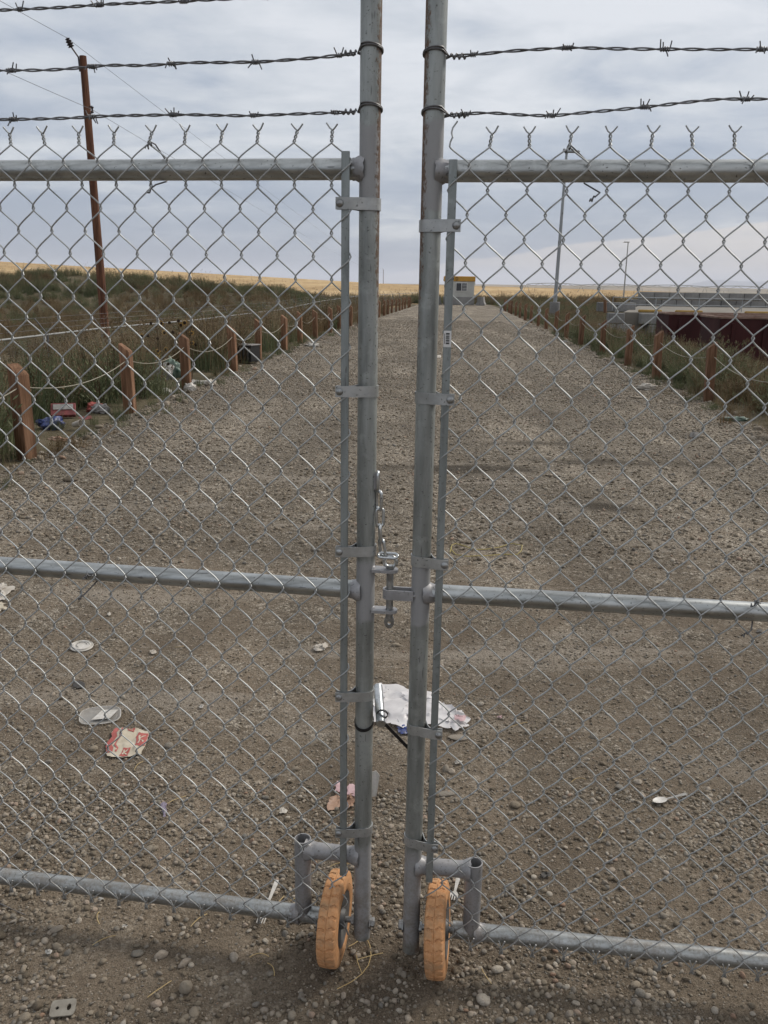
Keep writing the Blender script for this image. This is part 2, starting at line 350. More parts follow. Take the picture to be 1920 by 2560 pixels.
def rz(x, y):                                        # height of the gravel sheet
    x = np.asarray(x, float); y = np.asarray(y, float)
    c = (xl(y) + xr(y)) / 2; sd = np.abs(x - c) - (xr(y) - xl(y)) / 2
    z = .006 * fbm(x * 9, y * 9, 21, 3) + .022 * fbm(x * 1.7, y * 1.7, 23, 3) + .03 * fbm(x * .3, y * .3, 29, 2) * ss(4, 9, y)
    return z - .12 * ss(-.3, .55, sd) - .010 * np.exp(-(((x - .0) / .5) ** 2 + ((y - 1.74) / .35) ** 2))
STAINS = ((.75, 8.0, 1.1, .30, .8), (2.3, 8.4, 1.4, .22, .65), (1.75, 6.6, .36, .22, .85), (-.8, 5.3, .8, .5, .35), (1.6, 9.4, .7, .2, .65), (.3, 20, 1.5, .6, .4))
def m_road():
    t = MT('gravel_and_dirt'); p = t.co('Pos'); x, y, z = t.sep(p)
    big = t.noise(p, .55, 5, .6); mid = t.noise(p, 3.2, 6, .65); fi = t.noise(p, 55, 5, .7); fi2 = t.noise(p, 240, 4, .7)
    dirt = t.ramp(t.math('ADD', t.math('MULTIPLY', mid, .55), t.math('MULTIPLY', fi, .45)), [(.34, (.042, .031, .023)), (.5, (.098, .076, .057)), (.64, (.21, .175, .14))])
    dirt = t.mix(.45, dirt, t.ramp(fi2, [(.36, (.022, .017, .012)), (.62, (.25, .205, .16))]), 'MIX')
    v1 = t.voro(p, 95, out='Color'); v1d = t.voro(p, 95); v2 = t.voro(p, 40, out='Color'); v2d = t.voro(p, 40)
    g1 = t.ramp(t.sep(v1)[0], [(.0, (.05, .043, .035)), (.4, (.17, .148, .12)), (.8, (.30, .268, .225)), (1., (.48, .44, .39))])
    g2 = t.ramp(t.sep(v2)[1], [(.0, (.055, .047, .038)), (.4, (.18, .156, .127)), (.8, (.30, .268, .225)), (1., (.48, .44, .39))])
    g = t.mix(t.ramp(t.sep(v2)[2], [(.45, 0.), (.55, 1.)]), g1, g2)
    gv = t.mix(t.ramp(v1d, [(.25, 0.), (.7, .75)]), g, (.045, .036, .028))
    # gravel thins out to bare dirt towards the gate
    k = t.math('ADD', t.math('MULTIPLY', t.math('SUBTRACT', y, 2.2), .085), t.math('MULTIPLY', t.math('SUBTRACT', mid, .5), 1.5))
    cover = t.ramp(k, [(.0, .12), (.35, .80)])
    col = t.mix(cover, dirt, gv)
    trk = t.noise(t.co('Pos', (1.3, .16, 1)), 1.0, 4, .6); tone = t.ramp(t.math('ADD', t.math('MULTIPLY', big, .5), t.math('MULTIPLY', trk, .5)), [(.38, (.80, .78, .74)), (.5, (1.20, 1.19, 1.135)), (.62, (1.80, 1.79, 1.72))]); col = t.mix(1.0, col, tone, 'MULTIPLY')
    # pale compacted dust lying in bands across the track
    bd = t.noise(t.co('Pos', (.45, 2.1, 1)), 1.0, 5, .65); zone_ = t.math('MULTIPLY', t.ramp(t.math('DIVIDE', y, 10.), [(.23, 0.), (.30, 1.), (.75, 1.), (.95, .3)]), t.ramp(t.math('ADD', bd, t.math('MULTIPLY', t.math('SUBTRACT', fi, .5), .25)), [(.54, 0.), (.64, .62)]))
    col = t.mix(zone_, col, t.ramp(fi2, [(.3, (.17, .145, .115)), (.7, (.36, .32, .27))]))
    # damp dark stains on the road
    st = None
    for (sx, sy, a, b, s) in STAINS:
        dx = t.math('DIVIDE', t.math('SUBTRACT', x, sx), a); dy = t.math('DIVIDE', t.math('SUBTRACT', y, sy), b)
        r = t.math('ADD', t.math('SQRT', t.math('ADD', t.math('MULTIPLY', dx, dx), t.math('MULTIPLY', dy, dy))), t.math('MULTIPLY', t.math('SUBTRACT', mid, .5), 1.6))
        q = t.math('MULTIPLY', t.ramp(r, [(.3, 1.), (1.0, 0.)]), s); st = q if st is None else t.math('MAXIMUM', st, q)
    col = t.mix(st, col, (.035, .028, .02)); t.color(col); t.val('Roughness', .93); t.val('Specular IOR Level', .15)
    h1 = t.bump(t.math('ADD', fi, t.math('MULTIPLY', fi2, .5)), .8, .012)
    inv = t.math('SUBTRACT', 1.0, v1d); inv2 = t.math('SUBTRACT', 1.0, v2d)
    t.bump(t.math('MULTIPLY', t.math('ADD', inv, inv2), cover), .8, .012, h1); return t.m
def make_road():
    Y = axis([(-6, 1.2, 20), (1.2, 4, 140), (4, 9, 110), (9, 20, 70), (20, 50, 50), (50, 96, 30)])
    U = np.concatenate([np.linspace(0, .34, 26, endpoint=False), np.linspace(.34, .66, 120, endpoint=False), np.linspace(.66, 1, 27)])
    YY, UU = np.meshgrid(Y, U, indexing='ij')
    jl = .25 * fbm(YY * .9, YY * 0, 41) ; jr = .25 * fbm(YY * .9, YY * 0, 43)
    XL = xl(YY) - .35 + jl; XR = xr(YY) + .35 + jr; XX = XL + (XR - XL) * UU
    mb = MB(); mb.grid(np.stack([XX, YY, rz(XX, YY)], -1).reshape(-1, 3), len(U), len(Y))
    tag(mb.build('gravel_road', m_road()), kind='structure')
make_road()

# far hills and mountains
def ridge(name, pts, Y, depth, m, seed, base=-5):
    P = np.asarray(pts, float); xs = np.linspace(P[0, 0], P[-1, 0], 220); hs = np.interp(xs, P[:, 0], P[:, 1])
    hs = hs * (1 + .35 * fbm(xs / (depth * .55), xs * 0, seed, 5)); rows = []
    for k, q in enumerate(np.linspace(0, 1, 9)):
        pr = math.sin(math.pi * q) ** .8; rows.append(np.stack([xs, Y + depth * (q - .5) + 0 * xs, base + (hs - base) * pr * (1 + .2 * fbm(xs / (depth * .3), q * 3 + 0 * xs, seed + 4))], -1))
    mb = MB(); mb.grid(np.vstack(rows), len(xs), 9); tag(mb.build(name, m), kind='structure')
m_hill = pmat('dry_rangeland', [(.16, .14, .10), (.24, .20, .14), (.30, .24, .17)], scale=.004, rough=.95, spec=.05, co='Pos')
m_mtn = pmat('mountain_rock', [(.09, .10, .11), (.14, .15, .16)], scale=.0006, rough=.95, spec=.05, co='Pos')
ridge('hills', [(-6000, 15), (-2000, 18), (0, 22), (500, 26), (1500, 30), (2600, 22), (5000, 24)], 5200, 1500, m_hill, 3)
ridge('hills', [(-9000, 20), (0, 30), (2000, 45), (4000, 40), (9000, 50)], 8800, 1800, m_hill, 8)
ridge('mountains', [(4000, 10), (6500, 60), (8200, 120), (9300, 330), (10300, 300), (11200, 360), (13000, 240), (18000, 300)], 25000, 5000, m_mtn, 12)

# ------------------------------------------------------------------ the two gate leaves
class GF:
    def __init__(s, k):
        s.e = np.array([1, -k, 0]) / math.hypot(1, k); s.n = np.array([s.e[1], -s.e[0], 0]); s.O = np.array([0, 1.83, 0]); s.z = np.array([0, 0, 1.0])
    def P(s, q, v, z): return s.O + s.e * q + s.n * v + s.z * z
    def hit(s, x, y, v=0.0):
        d = ray(x * S, y * S); p = s.O + s.n * v; t = np.dot(p - CAM, s.n) / np.dot(d, s.n); h = CAM + d * t - s.O
        return float(np.dot(h, s.e)), float(h[2])
GL, GR = GF(.15), GF(.12)
PR = .0211; V0 = .028; WR = .00168
QL, QR = -.0400, .0862
WELDS = [(1.9, .085), (1.0, .075), (.2, .14)]
m_postL = galv('galvanised_post_rust_right', rust=(float(GL.P(QL, 0, 0)[0]), 1, 1.45, 2.0), paint=WELDS)
m_postR = galv('galvanised_post_rust_left', rust=(float(GR.P(QR, 0, 0)[0]), -1, 1.45, 2.1), paint=WELDS)
m_rail = galv('galvanised_rail', base=(.43, .445, .44), dark=(.23, .238, .232), st=(4, 26, 26), rough=.36, metal=.92)
m_primer = galv('silver_painted_pipe', base=(.31, .31, .32), dark=(.24, .24, .245), st=(20, 20, 20), rough=.5, metal=.4)
m_wire = galv('galvanised_wire', base=(.42, .435, .435), dark=(.29, .30, .30), st=(30, 30, 30), rough=.54, metal=.64, sc=2)
m_bar = galv('tension_bar_steel', base=(.27, .295, .295), dark=(.16, .175, .172), st=(40, 40, 5), rough=.5, metal=.6)
m_band = galv('band_steel', base=(.42, .43, .43), dark=(.28, .29, .285), st=(14, 14, 14), rough=.45, metal=.65)
m_bolt = galv('bolt_steel', base=(.33, .34, .34), dark=(.2, .2, .2), st=(40, 40, 40), rough=.4, metal=.85)
m_zinc = galv('bright_zinc', base=(.55, .57, .58), dark=(.36, .38, .39), st=(40, 40, 40), rough=.3, metal=.9)
m_barb = galv('weathered_barbed_wire', base=(.17, .17, .175), dark=(.085, .085, .09), st=(60, 60, 60), rough=.5, metal=.6)

def weld(gf, root, qp, sgn, z, m):
    c = gf.P(qp + sgn * PR * .55, 0, z); mb = MB(); rr = np.random.default_rng(int(z * 100))
    mb.lathe(c, gf.e * sgn, [(PR * 1.30, -.004), (PR * 1.27, .004), (PR * 1.14, .010), (PR * 1.03, .016), (PR * 1.0, .022)], 22)
    V = mb.v[0]; V += rr.normal(0, .0009, V.shape); mb.build('weld_bead', m, root)
def band(gf, root, qp, qb, z):
    s = 1 if qb > qp else -1; rb = PR + .0018; hh = .0235; up = np.array([0, 0, hh]); pts = [(qb + s * .019, V0 + .0062), (qb + s * .005, V0 + .0060), (qp + s * .012, rb + .0035)]
    for a in np.linspace(R(80), R(360 - 8), 20): pts.append((qp + s * rb * math.cos(a), rb * math.sin(a)))
    pts += [(qp + s * (rb + .003), .010), (qp + s * (rb + .008), V0 - .008), (qb - s * .008, V0 - .0045), (qb + s * .019, V0 - .0042)]
    mb = MB(); mb.strip([gf.P(q, v, z) for q, v in pts], up, .0021); b = mb.build('tension_band', m_band, root)
    mb = MB(); c = gf.P(qb + s * .0105, V0 + .0073, z); mb.lathe(c, gf.n, [(.0001, .0046), (.004, .0042), (.0068, .0026), (.0082, 0), (.0082, -.0012), (.0001, -.0012)], 16)
    c2 = gf.P(qb + s * .0105, V0 - .0053, z); mb.lathe(c2, -gf.n, [(.0048, -.012), (.0048, 0), (.0085, 0), (.0085, .006), (.0045, .007), (.0045, .014), (.0001, .014)], 6)
    mb.build('bolt', m_bolt, b)
def mesh_wires(gf, root, qf, w_, h_, z0, qend, first):
    """qf: a column with nodes on row z0; first: the column next to the post"""
    hw = w_ / 2; dirn = 1 if qend > 0 else -1; ncol = int(abs(qend - first) / hw)
    NR = 20; A = .0055; ov = .0024; taus = np.linspace(0, 1, 8)[:-1]
    for k in range(ncol):
        ca = first + dirn * hw * k; cb = ca + dirn * hw; ql, qr = min(ca, cb), max(ca, cb)
        full = lambda c: abs(round((c - qf) / hw)) % 2 == 0
        lf = full(ql); cen = (ql + qr) / 2; cfull = ql if lf else qr; chalf = qr if lf else ql
        jit = np.random.default_rng(1000 + k + (500 if dirn > 0 else 0))
        pts = []; zb = z0 - NR * h_                      # bottom node is in the full column
        for i in range(2 * NR + 1):
            za = zb + i * h_ / 2; fromfull = i % 2 == 0; a_is_left = (fromfull and lf) or (not fromfull and not lf)
            sgn = 1 if a_is_left else -1                 # going up to the right lies in front
            for t in taus:
                g = np.clip((t - .06) / .88, 0, 1); g = g * g * (3 - 2 * g) * .25 + g * .75; g = 2 * g - 1
                q = cen + sgn * (hw / 2 + ov) * g; v = V0 + sgn * A * max(0, math.sin(math.pi * t)) ** .75
                pts.append((q, v, za + h_ / 2 * t * (.83 if i == 2 * NR else 1)))
        ztop = zb + (2 * NR + .83) * h_ / 2                # top node in the half column
        q, v, z = np.array(pts).T; wq = .0022 * fbm(q * 5, z * 5, 3) + .003 * fbm(q * 1.3, z * 1.3, 31); wz = .004 * fbm(q * 4, z * 4, 7); wv = .007 * fbm(q * 2.2, z * 2.2, 13)
        pts = [tuple(p) for p in np.stack([q + wq, v + wv, z + wz], -1)]
        # knuckle at the bottom: the end is bent back up beside its neighbour
        sg = 1 if lf else -1; ch = cfull
        bot = [(ch + sg * .0075, V0 + .004, zb + .034), (ch - sg * .001, V0 + .005, zb + .012), (ch - sg * .004, V0 + .003, zb - .004), (ch - sg * .0025, V0, zb - .007)]
        pts = bot + pts[1:]
        # twisted barb at the top
        side = 1 if chalf == qr else -1; alone = abs(chalf - first) < 1e-6; tw = jit.normal(0, .06)
        tw0 = np.random.default_rng(int(round(chalf * 1e4)) + 50000).normal(0, .12)
        if alone:
            pts += [(chalf + side * .002, V0, ztop - .003), (chalf - .0005, V0, ztop + .006), (chalf + .0035, V0 + .002, ztop + .014), (chalf + .001, V0, ztop + .022), (chalf + .003, V0 - .001, ztop + .031), (chalf + .012, V0, ztop + .043)]
        else:
            for a in np.linspace(0, 1, 15):
                th = a * 2 * math.pi * 1.25 + (0 if side > 0 else math.pi); rr = .0023
                pts.append((chalf + math.cos(th) * rr * 1.0 + tw0 * a * .03, V0 - math.sin(th) * rr, ztop + a * .020 - .001))
            out = 1 if math.cos(th) > 0 else -1; hh = .009 + .004 * jit.random()
            pts += [(chalf + out * .0055 + tw0 * .03, V0 + .001, ztop + .0235), (chalf + out * (.0105 + .002 * jit.random()) + tw0 * .03, V0 + .002, ztop + .021 + hh)]
        mb = MB(); mb.tube([gf.P(*p) for p in pts], WR, 6); mb.build('mesh_wire', m_wire, root)
def hexbolt(mb, c, ax, r=.011, t=.009):
    mb.lathe(c, ax, [(.0001, -.001), (r * 1.35, -.001), (r * 1.35, .002), (r * .98, .002), (r, .003), (r, t), (r * .85, t + .0015), (.0001, t + .0015)], 6)
def wheel(gf, root, qc, zc, yaw, tilt, m_t):
    Rr = .1165; W = .0515; c = gf.P(qc, 0, zc); cy, sy = math.cos(yaw), math.sin(yaw); ax = gf.e * cy + gf.n * sy; fw = -gf.e * sy + gf.n * cy; up = np.array([0, 0, 1.0]); ax, up = ax * math.cos(tilt) + up * math.sin(tilt), up * math.cos(tilt) - ax * math.sin(tilt)
    NL = 28; nu = NL * 12; vs = np.linspace(-1, 1, 41); prof = []
    for s_ in vs:
        a = abs(s_); r = Rr - .003 * a ** 2 if a < .72 else Rr - .0016 - .030 * ((a - .72) / .28) ** 2.2; prof.append((s_ * W / 2 * (1 if a < .72 else 1 + .05 * math.sin((a - .72) / .28 * math.pi)), r))
    th = np.arange(nu) * 2 * math.pi / nu; V = []
    for (x, r), s_ in zip(prof, vs):
        a = abs(s_); ph = th * NL / (2 * math.pi) + .07 * math.sin(a * 9.0) + (.0 if s_ > 0 else .12); fr = ph - np.floor(ph)
        d = np.where((fr < .20) & (.13 < a < .93), .0030, 0.0) + (.0016 if a < .04 else 0)
        rr = r - d; V.append(c + ax * x + rr[:, None] * (np.cos(th)[:, None] * fw + np.sin(th)[:, None] * up))
    nv = len(vs); VV = np.array(V).reshape(-1, 3); fs = []
    for j in range(nv - 1):
        for i in range(nu): i2 = (i + 1) % nu; fs.append((j * nu + i, j * nu + i2, (j + 1) * nu + i2, (j + 1) * nu + i))
    mb = MB(); mb.add(VV, fs)
    for s_ in (-1, 1):
        mb.lathe(c, ax * s_, [(Rr - .032, W / 2 * .985), (Rr - .045, W / 2 * .93), (Rr - .052, W / 2 * .7)], 48)
    t = mb.build('wheel', m_t, root)
    mb = MB()
    for s_ in (-1, 1): mb.lathe(c, ax * s_, [(Rr - .048, W / 2 * .93), (Rr - .052, W / 2 * .84), (.034, W / 2 * .7), (.028, W / 2 * .5), (.022, W / 2 * 1.05), (.010, W / 2 * 1.08)], 32)
    mb.build('rim', m_rim, t); return c, ax
t = MT('tyre_orange'); c_ = t.co('Pos'); n_ = t.noise(c_, 26, 6, .7); n3 = t.noise(c_, 90, 4, .7)
m_tyre = t.m; base_ = t.ramp(n3, [(.3, (.41, .20, .088)), (.6, (.53, .285, .14)), (.75, (.57, .36, .22))]); t.color(t.mix(t.ramp(n_, [(.48, 0.), (.70, .8)]), base_, (.30, .205, .125))); t.val('Roughness', .85); t.val('Specular IOR Level', .2); t.bump(n3, .25, .0015)
m_rim = pmat('wheel_rim_grey', [(.09, .09, .09), (.16, .155, .15)], 20, .6, .3)
m_label = pmat('sticker_paper', [(.55, .55, .55), (.66, .66, .66)], 30, .7)
m_ink = pmat('black_ink', [(.02, .02, .02), (.03, .03, .03)], 30, .8)
m_black = pmat('black_plastic', [(.008, .008, .009), (.016, .016, .017)], 60, .45, spec=.4)

def gate(side):
    Lf = side == 'L'; gf = GL if Lf else GR; s = -1 if Lf else 1; qp = QL if Lf else QR
    root = thing('gate_leaf', gf.P(qp, 0, 0), 'left leaf of the grey chain-link double gate, with chain and cup tabs on its post' if Lf else 'right leaf of the grey chain-link double gate, barcode sticker on its flat bar', 'gate', 'the two leaves of the double gate')
    mp = m_postL if Lf else m_postR; zb = .060 if Lf else .036; END = 1.75
    MB().pipe(gf.P(qp, 0, zb), gf.P(qp, 0, 2.75), PR, 28, .003).build('post', mp, root)
    zt, zm, zl = (1.899, 1.0, .105) if Lf else (1.895, 1.002, .108); qv = -.1935 if Lf else .2365; zs = .297 if Lf else .286
    MB().pipe(gf.P(qp + s * .012, 0, zt), gf.P(s * END, 0, zt), PR, 28).build('top_rail', m_rail, root)
    MB().pipe(gf.P(qp + s * .012, 0, zm), gf.P(s * END, 0, zm), PR, 28).build('middle_rail', m_rail, root)
    MB().pipe(gf.P(qv - s * .046, 0, zl), gf.P(s * END, 0, zl), PR, 28, .003).build('bottom_rail', m_rail, root)
    MB().pipe(gf.P(s * END, 0, .05), gf.P(s * END, 0, 2.75), PR, 20).build('hinge_post', m_rail, root)
    mb = MB(); mb.pipe(gf.P(qv, 0, zl - .004), gf.P(qv, 0, .328 if Lf else .309), PR, 28, .0028); mb.build('wheel_notch_post', m_primer, root)
    mb = MB(); mb.pipe(gf.P(qp + s * .012, 0, zs), gf.P(qv - s * .012, 0, zs), PR * .97, 24); mb.build('wheel_notch_rail', m_primer, root)
    for z in (zt, zm, zs): weld(gf, root, qp, s, z, m_primer)
    weld(gf, root, qv, -s, zs, m_primer); weld(gf, root, qv, s, zl, m_primer)
    qb = -.0840 if Lf else .1290; zb0, zb1 = (.255, 1.929) if Lf else (.262, 1.913)
    bar = MB().box(gf.P(qb, V0, (zb0 + zb1) / 2), (.0165, .005, zb1 - zb0), [gf.e, gf.n, gf.z], .0007).build('tension_bar', m_bar, root)
    if not Lf:
        mb = MB(); za, zc = 1.552, 1.585; mb.box(gf.P(qb, V0 + .0030, (za + zc) / 2), (.0158, .0005, zc - za), [gf.e, gf.n, gf.z])
        rr = np.random.default_rng(3); z = za + .006
        while z < zc - .006:
            h = rr.choice([.0005, .0008, .0016, .0024]); mb.box(gf.P(qb + .0008, V0 + .0033, z + h / 2), (.0075, .0004, h), [gf.e, gf.n, gf.z], m=1)
            z += h + rr.choice([.0006, .0010])
        z = za + .007
        while z < zc - .007: mb.box(gf.P(qb - .0056, V0 + .0033, z + .0005), (.0016, .0004, .0011), [gf.e, gf.n, gf.z], m=1); z += .0017
        tag(mb.build('barcode_sticker', [m_label, m_ink], bar, smooth=False), 'small white barcode sticker on the flat bar')
    for z in ((1.831, 1.454, 1.098, .743, .378) if Lf else (1.790, 1.444, 1.081, .666, .362)): band(gf, root, qp, qb, z)
    if Lf: mesh_wires(gf, root, -.1503, .0763, .0911, 1.9108, -1.70, -.1503 + .0763)
    else: mesh_wires(gf, root, .1608, .0760, .0910, 1.9013, 1.70, .1608 - .0380)
    # wheel, axle
    qc, zc, yaw, tilt = (-.1105, .104, R(1), 0.0) if Lf else (.1530, .106, R(1.5), R(3))
    c, ax = wheel(gf, root, qc, zc, yaw, tilt, m_tyre)
    mb = MB(); mb.pipe(gf.P(qp - s * (PR + .012), 0, zc), gf.P(qv - s * .044, 0, zc), .0075, 14); hexbolt(mb, gf.P(qp - s * PR, 0, zc), -s * gf.e, .0125, .010)
    mb.lathe(gf.P(qp + s * PR, 0, zc), s * gf.e, [(.007, -.001), (.013, -.001), (.013, .006), (.007, .006)], 6); mb.build('axle_bolt', m_bolt, root)
    # brace wire and wire ties
    if Lf: a, b = gf.hit(-330, 1790), gf.hit(690, 2232)
    else: a, b = gf.hit(1375, 2282), gf.hit(1990, 2118)
    pts = [gf.P(a[0] + (b[0] - a[0]) * t_, .012, a[1] + (b[1] - a[1]) * t_ - .018 * math.sin(math.pi * t_)) for t_ in np.linspace(0, 1, 24)]
    MB().tube(pts, .0013, 6).build('brace_wire', m_barb, root)
    def tie(x0, y0, x1, y1, zr, loose):
        q0, z0 = gf.hit(x0, y0, V0); q1, z1 = gf.hit(x1, y1, V0); qm = (q0 + q1) / 2 + .016; p = []
        for a in np.linspace(0, 4 * math.pi, 18): p.append((q0 - .010 + a * .0011, V0 + .0045 * math.cos(a), z0 - .006 + a * .0009 + .0045 * math.sin(a)))
        p.append((q0 + .010, V0 - .002, z0 + .002))
        for a in np.linspace(R(60), R(-60), 9): p.append((q0 + (qm - q0) * .8 + .003, -math.cos(a) * (PR + .0035), zr + math.sin(a) * (PR + .0035)))
        p.append((q1 + .010, V0 - .003, z1 + .012))
        for a in np.linspace(0, 3 * math.pi, 16): p.append((q1 - a * .0009, V0 + .0034 * math.cos(a), z1 + .003 - a * .0008 + .0034 * math.sin(a)))
        MB().tube([gf.P(*k) for k in p], .0016, 6).build('wire_tie', m_barb, root)
    if Lf: tie(325, 314, 326, 412, zt, 0); tie(190, 1246, 176, 1292, zm, 0)
    else: tie(1228, 322, 1284, 430, zt, 0); tie(1632, 1305, 1612, 1372, zm, 0)
    return root, gf, qp
rootL, _, _ = gate('L'); rootR, _, _ = gate('R')

# latch: two tabs on the left post, a strap loop on the right post
def tab(z):
    gf = GL; q0 = QL + PR * .8; q1 = .0165; pts = []
    for a in np.linspace(-math.pi / 2, math.pi / 2, 14): pts.append((q1 + .002 + .0165 * math.cos(a), .0165 * math.sin(a)))
    pts += [(q0, .0165), (q0, -.0165)]; n = len(pts)
    hole = [(q1 + .0095 * math.cos(a), .0095 * math.sin(a)) for a in np.linspace(0, 2 * math.pi, 16, endpoint=False)]
    mb = MB(); outer = [pts[int(i * n / 16) % n] for i in range(16)]
    # ring of quads between outline and hole
    oa = np.array(pts); ang = np.arctan2(oa[:, 1], oa[:, 0] - q1); V = []; fs = []
    ho = np.array([(q1 + .0095 * math.cos(a), .0095 * math.sin(a)) for a in ang])
    for zz in (z - .0032, z + .0032):
        for ring in (oa, ho): V += [gf.P(q, v + .004, zz) for q, v in ring]
    for i in range(n):
        j = (i + 1) % n; fs += [(i, n + i, n + j, j), (2 * n + i, 2 * n + j, 3 * n + j, 3 * n + i), (i, j, 2 * n + j, 2 * n + i), (n + i, 3 * n + i, 3 * n + j, n + j)]
    mb.add(V, fs); mb.lathe(gf.P(q0 + .001, .004, z), gf.e, [(.0001, -.004), (.011, -.003), (.0095, .002), (.006, .005), (.0001, .006)], 10)
    mb.build('latch_tab', m_primer, rootL)
tab(1.053); tab(.956)
def latch_loop():
    gf = GR; q1 = QR - PR * .7; pts = [(q1, .0135)] + [(.0165 + .0135 * math.cos(a), .0135 * math.sin(a)) for a in np.linspace(R(90), R(270), 14)] + [(q1, -.0135)]
    mb = MB(); mb.strip([gf.P(q, v + .004, .998) for q, v in pts], (0, 0, .0225), .005); mb.lathe(gf.P(q1 + .002, .014, .998), gf.n, [(.0001, .006), (.004, .005), (.006, .001), (.006, -.003)], 8); mb.build('latch_loop', m_primer, rootR)
latch_loop()
def torus_pts(c, u, v, a, b, n=28):           # stadium ring: straight half-length a, end radius b
    out = []
    for t in np.linspace(0, 2 * math.pi, n, endpoint=False):
        s = 1 if math.cos(t) >= 0 else -1; out.append(np.asarray(c) + u * (s * a + b * math.cos(t)) + v * (b * math.sin(t)))
    return out
pin = thing('latch_pin', GR.P(.0165, .004, .91), 'steel drop pin with ring eye through the latch between the posts', 'latch pin')
mb = MB(); c = GR.P(.0165, .004, 0); mb.pipe(c + [0, 0, .938], c + [0, 0, 1.064], .0082, 18)
mb.build('shank', m_bolt, pin)
mb = MB(); V = []; fs = []; n = 20; ring = [(.0115 * math.cos(a), .016 * math.sin(a) * (1.15 if math.sin(a) > 0 else 1)) for a in np.linspace(0, 2 * math.pi, n, endpoint=False)]; hole = [(.0042 * math.cos(a), -.003 + .0042 * math.sin(a)) for a in np.linspace(0, 2 * math.pi, n, endpoint=False)]
for v in (-.0035, .0035):
    for rg in (ring, hole): V += [GR.P(.0165 + q, .004 + v, .929 + z) for q, z in rg]
for i in range(n):
    j = (i + 1) % n; fs += [(i, j, n + j, n + i), (2 * n + i, 3 * n + i, 3 * n + j, 2 * n + j), (i, 2 * n + i, 2 * n + j, j), (n + i, n + j, 3 * n + j, 3 * n + i)]
mb.add(V, fs); mb.build('flattened_tip', m_bolt, pin)
MB().tube(torus_pts(c + [0, 0, 1.0725], GR.e, GR.z, .001, .0125), .0042, 12, closed=True).build('ring_eye', m_zinc, pin)
chain = thing('chain', GL.P(-.016, .006, 1.27), 'short steel chain hanging from the left gate post to the latch pin', 'chain')
def clink(x, y, zc, L_, ang, tilt=0.0, wd=.0075, vo=.006):
    u = GL.z * math.cos(tilt) + GL.e * math.sin(tilt); v0 = GL.e * math.cos(tilt) - GL.z * math.sin(tilt); v = v0 * math.cos(ang) + GL.n * math.sin(ang)
    MB().tube(torus_pts(GL.P(x, vo, zc), u, v, L_ / 2 - wd, wd), .0036, 10, closed=True).build('chain_link', m_zinc, chain)
clink(-.0135, 0, 1.258, .040, R(84), 0, .0075); clink(-.0105, 0, 1.2145, .041, R(35), R(-1), .0075); clink(-.0078, 0, 1.1755, .041, R(-15), R(-2), .0078)
clink(-.0068, 0, 1.1375, .040, R(75), R(-4), .0075); clink(-.0015, 0, 1.1045, .041, R(38), R(-9), .0075)
MB().tube(torus_pts(GL.P(.0125, .012, 1.0895), GL.e, GL.n * .75 - GL.z * .35, .012, .010), .003, 10, closed=True).build('chain_link', m_zinc, chain)
MB().box(GL.P(-.0215, .004, 1.256), (.010, .012, .038), None, .002).build('weld_lug', m_primer, chain)
# steel rod end held by the black cable tie
q0, z0 = GL.hit(809, 1528, -.02); q1, z1 = GL.hit(822, 1566, .05)
rod = tag(MB().pipe(GL.P(q0, -.07, z0 + .03), GL.P(q1, .045, z1), .0108, 20).build('steel_rod', m_zinc, None, GL.P(q1, .045, z1)), 'stubby galvanised steel rod strapped to the left gate post', 'rod')
tie = thing('cable_tie', GL.P(QL, 0, .66), 'black plastic cable tie looped round the left post and across the gap', 'cable tie')
pts = [GL.P(QL + (PR + .0016) * math.cos(a), (PR + .0016) * math.sin(a), .668 - .012 * math.sin(a)) for a in np.linspace(0, 2 * math.pi, 30)]
MB().strip(pts, (0, 0, .0078), .0016).build('loop', m_black, tie)
MB().strip([GL.P(q1 + .0125 * math.cos(a), .022 + .0125 * math.sin(a) * .4, z1 + .013 + .0125 * math.sin(a)) for a in np.linspace(0, 2 * math.pi, 20)], GL.n * .0078, .0016).build('loop', m_black, tie)
a = GL.hit(828, 1560, .012); b = GR.hit(884, 1618, -.012)
MB().strip([GL.P(QL + PR + .001, .016, .66), GL.P(a[0] - .012, .018, a[1] + .004), GL.P(*[a[0], .012, a[1]]), (GL.P(a[0], .012, a[1]) + GR.P(b[0], -.012, b[1])) / 2, GR.P(b[0], -.012, b[1]), GR.P(b[0] + .02, -PR - .003, b[1] - .015)], GL.z * .0062 + GL.e * .0052, .0018).build('strap', m_black, tie)

